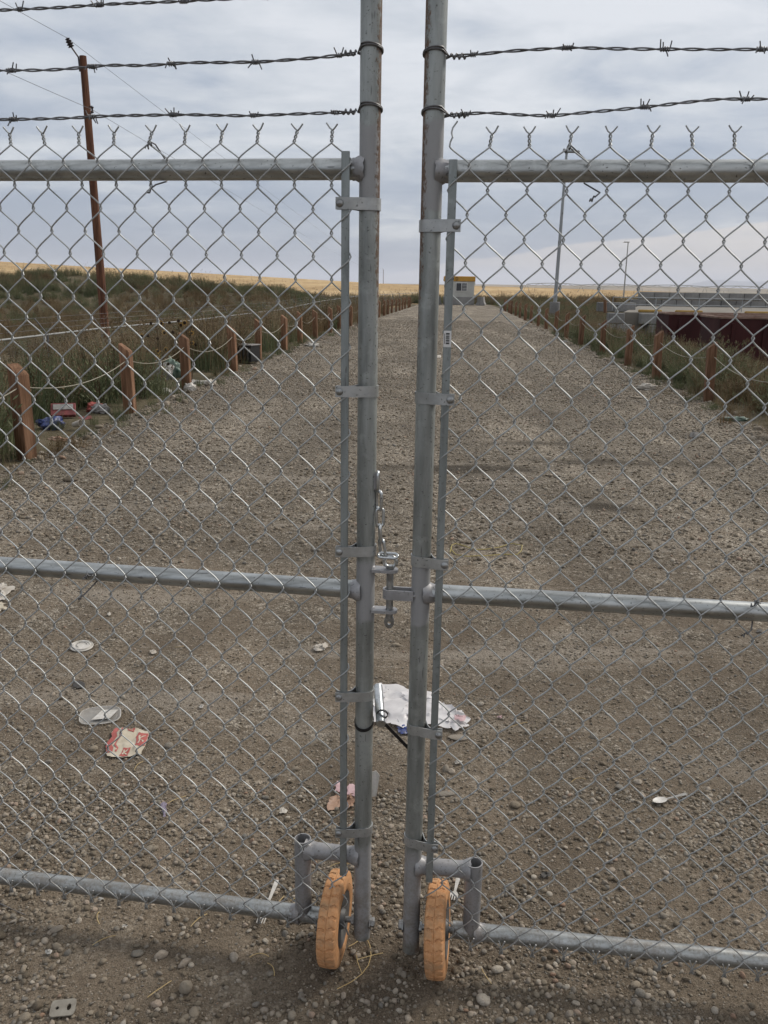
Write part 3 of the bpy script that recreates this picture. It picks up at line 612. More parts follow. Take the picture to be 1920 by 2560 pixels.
# ------------------------------------------------------------------ barbed wire
def barbed(gf, qp, ptsz, barbs, label, wrap=True):
    sgn = -1 if gf is GL else 1; P = sorted(ptsz, key=lambda p: -p[0] * sgn * -1); xs = np.array([p[0] for p in P]); zs = np.array([p[1] for p in P])
    if sgn < 0: xs = xs[::-1]; zs = zs[::-1]
    o = np.argsort(xs); xs = xs[o]; zs = zs[o]; qs = np.arange(xs[0], xs[-1], .006)
    zc = np.interp(qs, xs, zs); ker = np.ones(9) / 9; zc = np.convolve(np.pad(zc, 4, 'edge'), ker, 'valid') + .0018 * fbm(qs * 9, qs * 0, int(abs(zs[0]) * 100))
    root = thing('barbed_wire_strand', gf.P(float(xs.mean()), 0, float(zs.mean())), label, 'barbed wire', 'barbed wire strands above the gate')
    mb = MB(); ph0 = random.random() * 6; per = .075 + .02 * random.random(); vv = .004 * fbm(qs * 3, qs * 0, 5)
    ph = ph0 + qs / per * 2 * math.pi + 1.5 * fbm(qs * 6, qs * 0, 17); rr = .0018 + .0009 * np.maximum(0, fbm(qs * 8, qs * 0, 19))
    for k in (0, math.pi): mb.tube([gf.P(q, v + r * math.sin(p + k), z + r * math.cos(p + k)) for q, z, v, p, r in zip(qs, zc, vv, ph, rr)], .0016, 6)
    if wrap:
        qe = xs[0] if abs(xs[0] - qp) < abs(xs[-1] - qp) else xs[-1]; ze = np.interp(qe, xs, zs); rp = PR + .0022
        for dz, a0 in ((.0, 0), (.0042, .3)):
            pts = [gf.P(qe - sgn * .002, .002, ze)]
            for a in np.linspace(R(50), R(310), 22): pts.append(gf.P(qp + sgn * rp * math.cos(a), rp * math.sin(a), ze + dz + .006 * math.sin(a + a0) + .003))
            pts.append(gf.P(qe, -.003, ze)); mb.tube(pts, .0019, 6)
        pts = [gf.P(qe + sgn * (.001 + a * .0016), .0046 * math.cos(a), ze + .0046 * math.sin(a)) for a in np.linspace(0, 6 * math.pi, 44)]; mb.tube(pts, .0018, 6)
    mb.build('twisted_wire', m_barb, root)
    for q in barbs:
        z = float(np.interp(q, qs, zc)); mb = MB(); hd = random.choice((-1, 1)); n = random.choice((2.5, 3.0)); L_ = .009 + .004 * random.random()
        for k, ofs in enumerate((0, .006)):
            th = np.linspace(0, 2 * math.pi * n, 30); a0 = random.random() * 6.28; r = .0038
            pts = [gf.P(q + ofs + hd * (t_ / th[-1] - .5) * .011, r * math.sin(t_ + a0), z + r * math.cos(t_ + a0)) for t_ in th]
            def spike(t_, e, dirq): 
                d = np.array([dirq * random.uniform(.1, .9), -.25 * random.random(), 1.0]); ang = t_ + a0; tq = math.cos(ang); sg = 1 if random.random() < .5 else -1
                return gf.P(q + ofs + e + d[0] * L_ * .7, r * math.sin(ang) + .004, z + r * math.cos(ang) + sg * L_ * random.uniform(.6, 1.05))
            pts = [spike(th[0], -hd * .0055, -hd)] + pts + [spike(th[-1], hd * .0055, hd)]
            mb.tube(pts, .0013, 5)
            if random.random() < .3: break
        mb.build('barb', m_barb, root)
def gq(gf, xs, y): return [gf.hit(x, y)[0] for x in xs]
def run(gf, pts): return [gf.hit(x, y) for x, y in pts]
c1 = 960 / 1920
barbed(GL, QL, [(-1.75, 2.205)] + run(GL, [(0, 22), (130, 16), (230, 9), (370, 4), (470, -1), (570, -6)]) + [(QL - .03, 2.213)], [-1.45, -1.22, -1.0] + gq(GL, [42, 212, 395, 570], 8), 'topmost barbed wire strand on the left, leaving the top of the picture')
barbed(GL, QL, [(-1.75, 2.09)] + run(GL, [(0, 152), (100, 152), (230, 141), (320, 142), (420, 135), (560, 134), (690, 124), (772, 114)]), [-1.5, -1.3, -1.14, -.97] + gq(GL, [20, 195, 367, 548, 733], 130), 'second barbed wire strand on the left, crossing the top of the utility pole')
barbed(GL, QL, [(-1.75, 2.0)] + run(GL, [(0, 258), (130, 256), (230, 250), (400, 247), (520, 251), (640, 246), (720, 243), (772, 241)]), [-1.5, -1.3, -1.14, -.97] + gq(GL, [25, 195, 371, 548, 724], 248), 'lowest barbed wire strand on the left, just above the twisted mesh tips')
barbed(GR, QR, run(GR, [(972, 122), (1030, 118), (1100, 110), (1230, 103), (1340, 105), (1450, 106), (1550, 107), (1659, 106)]) + [(1.75, 2.12)], gq(GR, [1024, 1222, 1433, 1641], 105) + [.83, 1.0, 1.2, 1.4], 'upper barbed wire strand on the right of the gate')
barbed(GR, QR, run(GR, [(972, 249), (1010, 245), (1060, 243), (1130, 249), (1190, 251), (1280, 242), (1400, 231), (1480, 221), (1560, 213), (1659, 214)]) + [(1.75, 2.06)], gq(GR, [1002, 1189, 1390, 1605], 230) + [.83, 1.0, 1.2, 1.4], 'lower barbed wire strand on the right, dipping then rising above the mesh')

# ------------------------------------------------------------------ timber posts and rope
def m_timber():
    t = MT('red_brown_timber'); p = t.co('Object', (14, 14, 1.2)); n = t.noise(p, 1.6, 6, .6, .6); f = t.noise(t.co('Object', (60, 60, 2)), 1.5, 4, .6)
    c = t.ramp(t.math('ADD', t.math('MULTIPLY', n, .6), t.math('MULTIPLY', f, .4)), [(.32, (.056, .029, .017)), (.5, (.142, .076, .043)), (.66, (.26, .150, .092))])
    hv = t.N.new('ShaderNodeHueSaturation'); t.L.new(c, hv.inputs['Color']); t.L.new(t.math('ADD', t.math('MULTIPLY', t.rand(), .35), .82), hv.inputs['Value']); c = hv.outputs[0]
    k = t.voro(t.co('Object', (1, 1, .55)), 11); c = t.mix(t.ramp(k, [(.05, .9), (.12, 0.)]), c, (.03, .015, .01)); t.color(c); t.val('Roughness', .85); t.val('Specular IOR Level', .2); t.bump(f, .4, .003); return t.m
m_tim = m_timber()
m_rope = pmat('rope_fibre', [(.20, .185, .145), (.28, .26, .21)], 40, .9)
def timber_mesh(seed, sx):
    r = np.random.default_rng(seed); w2 = .07 + r.normal(0, .003); d2 = .07 + r.normal(0, .003); h = .88; b = .006; V = []
    ring = [(-w2 + b, -d2), (w2 - b, -d2), (w2, -d2 + b), (w2, d2 - b), (w2 - b, d2), (-w2 + b, d2), (-w2, d2 - b), (-w2, -d2 + b)]
    for z in (-.35, .3, .62): V += [(x, y, z) for x, y in ring]
    V += [(x, y, h - .055 * (x * sx / w2) - .02 + r.normal(0, .0015)) for x, y in ring]
    V += [(x * .93, y * .93, h - .055 * (x * sx * .93 / w2) - .012) for x, y in ring]
    fs = [];
    for k in range(4):
        for i in range(8): j = (i + 1) % 8; fs.append((k * 8 + i, k * 8 + j, k * 8 + 8 + j, k * 8 + 8 + i))
    fs.append(tuple(range(32, 40))); mb = MB(); mb.add(V, fs); return mb.mesh('post_timber', m_tim, True)
timL = [timber_mesh(i, 1) for i in range(4)]; timR = [timber_mesh(i + 10, -1) for i in range(4)]
def post_row(ys, xf, meshes, side, rots):
    tops = []
    for i, y in enumerate(ys):
        x = float(xf(y)) + rng.normal(0, .04); a = rots.get(i, rng.normal(0, R(4))); lean = rng.normal(0, R(1.2)), rng.normal(0, R(1.2)); dz = rng.normal(0, .015) - .01
        o = link('timber_post', meshes[i % 4], None, (x, y, dz), (lean[0], lean[1], a - R(4)))
        tag(o, f'squat red-brown timber post, {NUM[i]} from the gate in the {side} row', 'post', f'timber posts along the {side} side of the road'); tops.append((x, y, .70 + dz))
    pts = []
    allp = [(tops[0][0] - .2, tops[0][1] - 3, .70)] + tops
    for a, b in zip(allp[:-1], allp[1:]):
        sag = .13 + .05 * random.random()
        for t_ in np.linspace(0, 1, 13)[:-1]: pts.append((a[0] + (b[0] - a[0]) * t_, a[1] + (b[1] - a[1]) * t_, a[2] + (b[2] - a[2]) * t_ - sag * 4 * t_ * (1 - t_)))
    pts.append(allp[-1])
    tag(MB().tube(pts, .0058, 6).build('rope', m_rope, None, tops[0]), f'pale rope sagging from post to post along the {side} row', 'rope')
YL = [8.27, 11.44, 14.04, 17.29, 20.18, 23.27, 26.27, 29.03, 32.4, 35.2, 38.0] + [41 + 3.05 * i for i in range(13)]
YR = [13.6, 17.0, 20.3, 23.8, 27.3, 31.0, 34.5, 37.7, 41.4, 45.3, 48.8, 53.2, 57.1, 60.6, 64.3, 67.6, 71]
post_row(YL, xl, timL, 'left', {0: R(-22), 1: R(4), 2: R(2)})
post_row([10.2] + YR, xr, timR, 'right', {})

# ------------------------------------------------------------------ utility pole and lines
m_pole = pmat('old_pole_wood', [(.055, .022, .012), (.105, .044, .024), (.16, .072, .04)], 2.2, .85, st=(6, 6, .5), bump=.4, bscale=8, bdist=.01)
m_porc = pmat('dark_insulator', [(.035, .028, .028), (.06, .05, .05)], 8, .4)
m_cond = pmat('weathered_conductor', [(.10, .10, .105), (.14, .14, .145)], 5, .6, metal=.3)
def utility_pole(base, top, label, fine):
    b = np.array(base); t_ = np.array(top); p = thing('utility_pole', base, label, 'utility pole')
    rs = np.linspace(.165, .118, 8); MB().tube([b + (t_ - b) * k for k in np.linspace(0, 1, 8)], rs, 16).build('shaft', m_pole, p)
    mb = MB(); c = t_ + [-.12, -.05, -.5]; mb.tube([c, c + [-.02, 0, .45], c + [-.22, -.04, .75]], .03, 8); mb.build('bracket', m_porc, p)
    mb = MB(); c2 = t_ + [-.34, -.09, .25]; mb.lathe(c2, (-.45, -.1, 1), [(.02, 0), (.11, .02), (.06, .06), (.12, .10), (.06, .14), (.11, .19), (.05, .24), (.09, .27), (.0001, .32)], 14); mb.build('insulator', m_porc, p)
    c3 = t_ + [.24, -.12, -1.72]; mb = MB(); mb.lathe(c3 - [0, 0, .08], (0, 0, 1), [(.0001, -.03), (.06, -.02), (.03, .06), (.03, .1), (.06, .17), (.0001, .19)], 12); mb.tube([c3 + [-.14, .06, .1], c3 + [.0, 0, .11]], .018, 6); mb.tube([c3 + [-.14, .06, -.1], c3 + [.0, 0, -.11]], .018, 6); mb.build('insulator', m_porc, p)
    return c2 + [-.13, -.03, .28], c3
ptop = AT(179, 121, 32.4)
A1, A2 = utility_pole((ptop[0] + .15, 32.4, -1.2), ptop, 'tall red-brown utility pole leaning slightly, beyond the left fence', True)
far_top = (-2.6, 520, 11.5); B1, B2 = utility_pole((-2.55, 520, 1.5), far_top, 'distant thin utility pole seen between the gate posts', False)
n1 = np.array([A1[0] - 3.9, -22, 9.6]); n2 = np.array([A2[0] - 3.9, -22, 8.2])
for a, m_, b, lab in ((n1, A1, B1, 'thin upper power line running over the utility pole top'), (n2, A2, B2, 'thin lower power line fixed to the side of the utility pole')):
    pts = []
    for p0, p1, sg in ((a, m_, .55), (m_, b, 1.6)):
        for k in np.linspace(0, 1, 30): pts.append(np.array(p0) + (np.array(p1) - p0) * k - np.array([0, 0, sg * 4 * k * (1 - k)]))
    tag(MB().tube(pts, .0075, 5).build('power_line', m_cond, None, m_), lab, 'power line', 'power lines')

# ------------------------------------------------------------------ far chain-link fence on the left
def far_fence():
    pp = [AT(-260, 765, 11.5), AT(0, 735, 15.5), AT(220, 709, 20.5), AT(415, 692, 25), AT(605, 669, 38), AT(690, 651, 56), AT(775, 639, 80), AT(905, 632, 104)]
    m_f = galv('fence_pipe', base=(.30, .305, .295), dark=(.17, .175, .17), st=(1, 1, 1), rough=.7, metal=.2)
    t = MT('distant_chain_mesh'); p = t.co('Pos'); x, y, z = t.sep(p); tr = t.N.new('ShaderNodeBsdfTransparent'); mx = t.N.new('ShaderNodeMixShader')
    a = t.math('ADD', y, z); b = t.math('SUBTRACT', y, z); fa = t.math('FRACT', t.math('MULTIPLY', a, 18.)); fb = t.math('FRACT', t.math('MULTIPLY', b, 18.))
    k = t.math('MAXIMUM', t.math('LESS_THAN', fa, .03), t.math('LESS_THAN', fb, .03)); t.L.new(k, mx.inputs[0]); t.L.new(tr.outputs[0], mx.inputs[1]); t.L.new(t.b.outputs[0], mx.inputs[2]); t.L.new(mx.outputs[0], t.N['Material Output'].inputs[0]); t.color((.34, .35, .35)); t.val('Metallic', .3)
    root = thing('chain_link_fence', (pp[2][0], pp[2][1], -1.05), 'low-lying chain-link fence with a pale top rail beyond the left weeds', 'fence')
    P = np.array(pp); d = np.concatenate([[0], np.cumsum(np.linalg.norm(np.diff(P[:, :2], axis=0), axis=1))]); ts = np.arange(0, d[-1], 3.0)
    Q = np.stack([np.interp(ts, d, P[:, i]) for i in range(3)], -1)
    fine = np.stack([np.interp(np.arange(0, d[-1], .8), d, P[:, i]) for i in range(3)], -1); ker = np.ones(5) / 5
    MB().tube(fine, .019, 8).build('top_rail', m_f, root)
    post = MB().tube([(0, 0, -1.75), (0, 0, .02)], .024, 8).mesh('fence_post', m_barb); arm = MB().tube([(0, 0, 0), (-.16, 0, .22), (-.24, 0, .32)], .011, 6).mesh('barbed_arm', m_barb)
    o_ = ORG[root.name]
    for q in Q:
        link('fence_post', post, root, tuple(q - o_)); link('barbed_arm', arm, root, tuple(q - o_))
    for k in (.33, .66, 1.0):
        MB().tube(fine + np.array([-.24 * k, 0, .32 * k]), .0028, 4).build('barbed_strand', m_barb, root)
    V = []
    for q in fine: V += [q, q - [0, 0, 1.75]]
    mb = MB(); mb.add(V, [(2 * i, 2 * i + 1, 2 * i + 3, 2 * i + 2) for i in range(len(fine) - 1)]); mb.build('mesh_panel', t.m, root, smooth=False)
far_fence()

# ------------------------------------------------------------------ kiosk, barriers, light poles
m_kw = pmat('cream_kiosk_siding', [(.40, .40, .375), (.46, .46, .43)], 1.5, .7); m_ky = pmat('kiosk_sign_yellow', [(.42, .22, .03), (.48, .26, .045)], 2, .6)
m_glass = MT('dark_window_glass'); m_glass.color((.012, .014, .017)); m_glass.val('Roughness', .08); m_glass = m_glass.m
m_white = pmat('white_frame', [(.62, .62, .6), (.7, .7, .68)], 4, .6)
def m_concrete(name, a=.14, b=.25, tint=(1, .985, .95)):
    t = MT(name); p = t.co('Object'); n = t.noise(p, 1.8, 7, .65); n2 = t.noise(p, 18, 5, .7)
    q = t.ramp(t.math('ADD', t.math('MULTIPLY', n, .65), t.math('MULTIPLY', n2, .35)), [(.33, tuple(a * k for k in tint)), (.66, tuple(b * k for k in tint))])
    hv = t.N.new('ShaderNodeHueSaturation'); t.L.new(q, hv.inputs['Color']); t.L.new(t.math('ADD', t.math('MULTIPLY', t.rand(), .5), .72), hv.inputs['Value']); t.color(hv.outputs[0]); t.val('Roughness', .9); t.val('Specular IOR Level', .2); t.bump(n2, .3, .01); return t.m
m_con = m_concrete('block_concrete')
def kiosk():
    y0 = 89.0; x0, x1 = 5.85, 8.78; z1 = 2.82
    r = thing('kiosk', ((x0 + x1) / 2, y0, 0), 'small cream kiosk with yellow sign band at the end of the road', 'kiosk'); cx = (x0 + x1) / 2; D = 2.6
    MB().box((cx, y0 + D / 2, .40), (x1 - x0 + .05, D + .1, .80), None, .03).build('concrete_base', m_con, r)
    MB().box((cx, y0 + D / 2, .8 + (z1 - .8) / 2 - .2), (x1 - x0 - .1, D, z1 - .8 - .4), None, .02).build('wall', m_kw, r)
    for i in range(11):
        MB().box((x0 + .2 + i * .27, y0 - .012, 1.7), (.03, .02, 1.75), None, .004).build('siding_rib', m_kw, r)
    rf = MB().box((cx, y0 + D / 2, z1 - .25), (x1 - x0 + .12, D + .15, .5), None, .03).build('sign_band', m_ky, r)
    c = np.array([x0 + 1.12, y0 - .09, z1 - .25]); mb = MB(); mb.tube(torus_pts(c, np.array([0, 0, 1.0]), np.array([1.0, 0, 0]), .05, .10), .026, 6, closed=True); mb.build('letter', m_ink, rf)
    MB().box((c[0] - .32, y0 - .085, z1 - .25), (.05, .03, .30), None, .004).build('letter', m_ink, rf)
    wx = x0 + 1.62; w = MB().box((wx, y0 - .03, 1.78), (1.16, .06, .86), None, .01).build('window', m_white, r)
    for k in (-1, 1): MB().box((wx + k * .275, y0 - .065, 1.78), (.50, .02, .74), None, .003).build('pane', m_glass, w)
    mb = MB()
    for k in range(5): mb.box((wx + .28, y0 - .078, 1.5 + k * .14), (.46, .012, .03))
    mb.build('blind', m_white, w)
    MB().box((x1 + .06, y0 + .5, 2.15), (.10, .25, .3), None, .02).build('lamp', m_white, r)
kiosk()
def jersey(x, y, yaw, L_, label):
    pr = [(-.30, 0), (.30, 0), (.30, .08), (.17, .30), (.10, .82), (-.10, .82), (-.17, .30), (-.30, .08)]; c, s_ = math.cos(yaw), math.sin(yaw)
    poly = [(x + a * c, y + a * s_, z) for a, z in pr]; mb = MB(); mb.prism(poly, np.array([s_, -c, 0]) * -L_ / 2, np.array([s_, -c, 0]) * L_ / 2)
    tag(mb.build('concrete_barrier', m_con, None, (x, y, 0), smooth=False), label, 'barrier', 'concrete barriers by the kiosk')
jersey(9.3, 88.2, R(8), 1.3, 'pale concrete barrier standing right beside the kiosk corner'); jersey(9.95, 91.5, R(-12), 1.6, 'concrete barrier behind another, right of the kiosk')
jersey(5.2, 90.5, R(5), 2.0, 'concrete barrier at the left foot of the kiosk')
m_lp = galv('light_pole_steel', base=(.30, .32, .33), dark=(.22, .23, .24), st=(1, 1, .5), rough=.5, metal=.4)
def light_pole(px, pyb, pyt, pxt, Y, pier, label):
    b = AT(px, pyb, Y); t_ = AT(pxt, pyt, Y); r = thing('light_pole', (b[0], b[1], b[2] - pier), label, 'light pole', 'light poles right of the road')
    MB().tube([b, (b + t_) / 2, t_], [.11, .09, .065], 12).build('shaft', m_lp, r)
    MB().box(t_ + [.3 if px < 1250 else -.25, -.1, .05], (.75, .3, .12), None, .03).build('lamp_head', m_lp, r)
    MB().lathe(b - [0, 0, pier], (0, 0, 1), [(.0001, 0), (.29, 0), (.29, pier - .03), (.26, pier), (.0001, pier)], 16).build('concrete_pier', m_con, r)
light_pole(1199, 652, 330, 1224, 50, 1.1, 'tall grey light pole standing in weeds right of the kiosk')
light_pole(1346, 652, 524, 1357, 120, .6, 'small distant light pole beyond the concrete platform')

# ------------------------------------------------------------------ concrete platform, block walls, rails, bins
def platform():
    z = .5; a = AT(1290, 672, 49); tag(MB().prism([(13.2, 49, 0), (42, 49, 0), (46, 73, 0), (21.0, 73, 0)], np.array([0, 0, -1.0]), np.array([0, 0, z])).build('platform', pmat('platform_slab', [(.13, .12, .10), (.19, .172, .147)], .6, .9, co='Pos'), None, (27, 60.5, 0), smooth=False), kind='structure')
platform()
def block_mesh(L_=1.2, h=.6, d=.6): return MB().box((0, 0, 0), (L_ - .035, d, h - .03), None, .03).mesh('concrete_block', m_con, False)
bmesh_ = [block_mesh(1.2), block_mesh(.9), block_mesh(.6)]
def block_wall(x0, x1, y, zb, rows, L_, me, label, gaps=(), skew=0.0):
    r = thing('block_wall', ((x0 + x1) / 2, y, zb), label, 'wall', 'stacked concrete block walls')
    for k in range(rows):
        x = x0 + (L_ / 2 if k % 2 else 0); i = 0
        while x < x1 - L_ * .4:
            if (k, i) not in gaps: link('concrete_block', me, r, (x + L_ / 2 - (x0 + x1) / 2, skew * (x - x0) + rng.normal(0, .012), .3 + k * .6), (0, 0, rng.normal(0, .008)))
            x += L_; i += 1
xa = AT(1390, 640, 71)[0]
block_wall(xa - 1.0, xa + 20, 71, .42, 2, 1.2, bmesh_[0], 'long two-course wall of grey concrete blocks at the back of the platform')
block_wall(AT(1290, 660, 56)[0], AT(1360, 660, 56)[0], 56, .35, 1, 1.2, bmesh_[0], 'short row of concrete blocks left of the platform railing')
xb = AT(1296, 672, 48.6)[0]
block_wall(xb, xb + 12, 48.65, -.72, 2, .9, bmesh_[1], 'concrete block retaining wall with dark gaps left of the red bins', gaps={(0, 2), (0, 4), (0, 6), (1, 1)})
m_yel = pmat('faded_yellow_paint', [(.26, .165, .045), (.34, .22, .065)], 3, .8)
for i, (x0, x1) in enumerate(((1608, 1668), (1702, 1772), (1880, 1950))):
    a = AT(x0 / S, 674, 47.2); b = AT(x1 / S, 674, 47.2); a[0] += (0, 0, 0)[i]
    tag(MB().box(((a[0] + b[0]) / 2 * 1.03, 49.6, .575), ((b[0] - a[0]) * 1.02, .2, .15), None, .04).build('wheel_stop', m_yel, None, ((a[0] + b[0]) / 2, 49.6, .5)), f'{("leftmost", "middle", "rightmost")[i]} faded yellow wheel stop on the platform edge', 'wheel stop', 'yellow wheel stops')
def railing():
    m_ = m_lp; x0 = AT(1315, 650, 54)[0]; r = thing('railing', (x0 + 7, 53, .5), 'thin two-rail metal railing along the concrete platform', 'railing')
    for z in (1.28, .86): MB().pipe((x0, 53, z), (x0 + 16, 53, z), .024, 8).build('rail', m_, r)
    me = MB().pipe((0, 0, 0), (0, 0, .80), .024, 8).mesh('rail_post', m_)
    for i in range(7): link('rail_post', me, r, (x0 + i * 2.6 - (x0 + 7), 0, 0))
railing()
tag(MB().tube([AT(1307, 676, 50), AT(1307, 648, 50)], .09, 10).build('bollard', m_tim, None, AT(1307, 676, 50)), 'thin brown bollard at the left end of the block wall', 'bollard')
def m_binmat():
    t = MT('bin_dark_red_paint'); p = t.co('Pos'); n = t.noise(t.co('Pos', (1, 1, .3)), 1.2, 6, .7); c = t.ramp(n, [(.35, (.026, .006, .006)), (.6, (.044, .010, .010)), (.75, (.06, .022, .016))]); t.color(c); t.val('Roughness', .7); t.val('Specular IOR Level', .2); return t.m
m_bin = m_binmat(); m_binrim = pmat('bin_worn_rim', [(.15, .085, .062), (.24, .165, .13)], 3, .8); m_binin = pmat('bin_rusty_inside', [(.02, .012, .01), (.04, .022, .016)], 2, .9)
def bin_(x0, y0, yaw, L_, W, zt, label):
    zb = -.95; r = thing('waste_bin', (x0, y0, zb), label, 'bin', 'open dark red waste bins'); c, s_ = math.cos(yaw), math.sin(yaw)
    ax = np.array([[c, s_, 0], [-s_, c, 0], [0, 0, 1.0]]); P = lambda u, v, z: np.array([x0, y0, 0]) + ax[0] * u + ax[1] * v + [0, 0, z]; h = zt - zb
    for u, v, su, sv in ((L_ / 2, .03, L_, .06), (L_ / 2, W - .03, L_, .06), (.03, W / 2, .06, W - .13), (L_ - .03, W / 2, .06, W - .13)):
        MB().box(P(u, v, zb + h / 2), (su, sv, h), ax, .008).build('side', m_bin, r)
    MB().box(P(L_ / 2, W / 2, zb + .12), (L_ - .13, W - .13, .1), ax).build('floor_plate', m_binin, r)
    for u, v, su, sv in ((L_ / 2, .02, L_ + .06, .13), (L_ / 2, W - .02, L_ + .06, .13), (.02, W / 2, .13, W - .18), (L_ - .02, W / 2, .13, W - .18)):
        MB().box(P(u, v, zt + .03), (su, sv, .09), ax, .015).build('rim', m_binrim, r)
    for i in range(6): MB().box(P(.5 + i * (L_ - 1) / 5, -.045, zb + h / 2 - .05), (.11, .07, h - .25), ax, .01).build('rib', m_bin, r)
a = AT(1446, 680, 41); bin_(a[0], 41, R(-3), 7.5, 2.3, .62, 'farther open dark red waste bin standing behind the weeds')
a = AT(1556, 694, 33.5); bin_(a[0], 33.5, R(-2), 7.0, 2.3, .70, 'nearer open dark red waste bin at the right edge')

# centre pivot far away
def pivot():
    Y = 260; r = thing('irrigation_pivot', (AT(1380, 640, Y)[0], Y, 0), 'long thin irrigation boom on wheeled towers far off on the right', 'irrigation boom'); pts = []
    xs = [1172, 1300, 1440, 1590, 1740]; m_ = m_lp
    for a, b in zip(xs[:-1], xs[1:]):
        for k in np.linspace(0, 1, 12)[:-1]: q = AT(a + (b - a) * k, 0, Y); pts.append((q[0], Y, 3.1 + .75 * 4 * k * (1 - k) * .5))
    MB().tube(pts, .09, 5).build('boom_pipe', m_, r)
    for a in xs:
        q = AT(a, 0, Y); mb = MB(); mb.tube([(q[0] - 1.3, Y, .2), (q[0], Y, 3.1), (q[0] + 1.3, Y, .2)], .07, 5); mb.build('tower', m_, r)
    for a, b in zip(xs[:-1], xs[1:]):
        mb = MB(); p2 = [];
        for k in np.linspace(0, 1, 9): q = AT(a + (b - a) * k, 0, Y); p2.append((q[0], Y, (3.1 + 1.5 * k * (1 - k)) - (.9 * (4 * k * (1 - k)) ** .5 if int(round(k * 8)) % 2 else .0)))
        mb.tube(p2, .045, 4); mb.build('truss', m_, r)
pivot()

# ------------------------------------------------------------------ scattering
def variants(name, meshes):
    c = bpy.data.collections.new(name)
    for i, me in enumerate(meshes): c.objects.link(bpy.data.objects.new(f'{name}_{i:02d}', me))
    return c
def scatter(name, P, rot, scl, idx, coll, label=None, cat=None):
    me = bpy.data.meshes.new(name); n = len(P); me.vertices.add(n); me.vertices.foreach_set('co', np.asarray(P, np.float32).ravel())
    for nm, arr in (('rot', rot), ('scl', scl)):
        a = me.attributes.new(nm, 'FLOAT_VECTOR', 'POINT'); a.data.foreach_set('vector', np.asarray(arr, np.float32).ravel())
    a = me.attributes.new('idx', 'INT', 'POINT'); a.data.foreach_set('value', np.asarray(idx, np.int32))
    o = bpy.data.objects.new(name, me); COL.objects.link(o); tag(o, label, cat, kind='stuff')
    ng = bpy.data.node_groups.new(name, 'GeometryNodeTree'); ng.interface.new_socket('Geometry', in_out='INPUT', socket_type='NodeSocketGeometry'); ng.interface.new_socket('Geometry', in_out='OUTPUT', socket_type='NodeSocketGeometry')
    N = ng.nodes; L = ng.links; gi = N.new('NodeGroupInput'); go = N.new('NodeGroupOutput'); ip = N.new('GeometryNodeInstanceOnPoints'); ci = N.new('GeometryNodeCollectionInfo')
    ci.inputs[0].default_value = coll; ci.inputs[1].default_value = True; ci.inputs[2].default_value = True; ip.inputs['Pick Instance'].default_value = True
    def na(nm, ty):
        k = N.new('GeometryNodeInputNamedAttribute'); k.data_type = ty; k.inputs[0].default_value = nm; return k.outputs[0]
    er = N.new('FunctionNodeEulerToRotation'); L.new(na('rot', 'FLOAT_VECTOR'), er.inputs[0])
    L.new(gi.outputs[0], ip.inputs['Points']); L.new(ci.outputs[0], ip.inputs['Instance']); L.new(na('idx', 'INT'), ip.inputs['Instance Index']); L.new(er.outputs[0], ip.inputs['Rotation']); L.new(na('scl', 'FLOAT_VECTOR'), ip.inputs['Scale'])
    L.new(ip.outputs[0], go.inputs[0]); md = o.modifiers.new('scatter', 'NODES'); md.node_group = ng; return o

# stones
import bmesh
def m_stone():
    t = MT('river_stone'); r = t.rand(); p = t.co('Object'); n = t.noise(p, 3, 6, .7)
    c = t.ramp(r, [(0., (.075, .062, .047)), (.25, (.15, .128, .10)), (.5, (.22, .19, .152)), (.68, (.125, .122, .115)), (.82, (.27, .23, .19)), (.95, (.31, .285, .25)), (1., (.22, .14, .10))])
    c = t.mix(t.ramp(n, [(.40, .0), (.7, .55)]), c, (.15, .118, .085)); c = t.mix(1.0, c, (1.16, 1.15, 1.11), 'MULTIPLY'); t.color(c); t.val('Roughness', .85); t.val('Specular IOR Level', .25); t.bump(n, .3, .05); return t.m
m_st = m_stone()
def stone_mesh(seed, sub, ang=False):
    r = np.random.default_rng(seed); bm = bmesh.new(); bmesh.ops.create_icosphere(bm, subdivisions=sub, radius=1.0); V = np.array([v.co for v in bm.verts])
    sc = np.array([1, r.uniform(.62, .95), r.uniform(.42, .75)])
    for k in range(7 if ang else 4):                    # cut planes give facets
        d = r.normal(size=3); d /= np.linalg.norm(d); h = r.uniform(.62, .9); q = V @ d; V = V - np.outer(np.maximum(0, q - h) * (.95 if ang else .75), d)
    V = V * sc + r.normal(0, .018, V.shape)
    for v, c in zip(bm.verts, V): v.co = c
    me = bpy.data.meshes.new('stone'); bm.to_mesh(me); bm.free(); me.materials.append(m_st); me.polygons.foreach_set('use_smooth', [True] * len(me.polygons)); return me
stL = [stone_mesh(i, 3, i % 3 == 0) for i in range(10)]; stS = [stone_mesh(50 + i, 2, i % 2 == 0) for i in range(8)]; stT = [stone_mesh(80 + i, 1, True) for i in range(6)]
cS = variants('pebble', stS); cT = variants('grit', stT)
def infrustum(x, y, mrg=.12):
    z = np.cos(R(PITCH)) * y + np.sin(R(PITCH)) * H; return (np.abs(x) < (960 / F) * z * 1.0 + mrg + .03 * y)
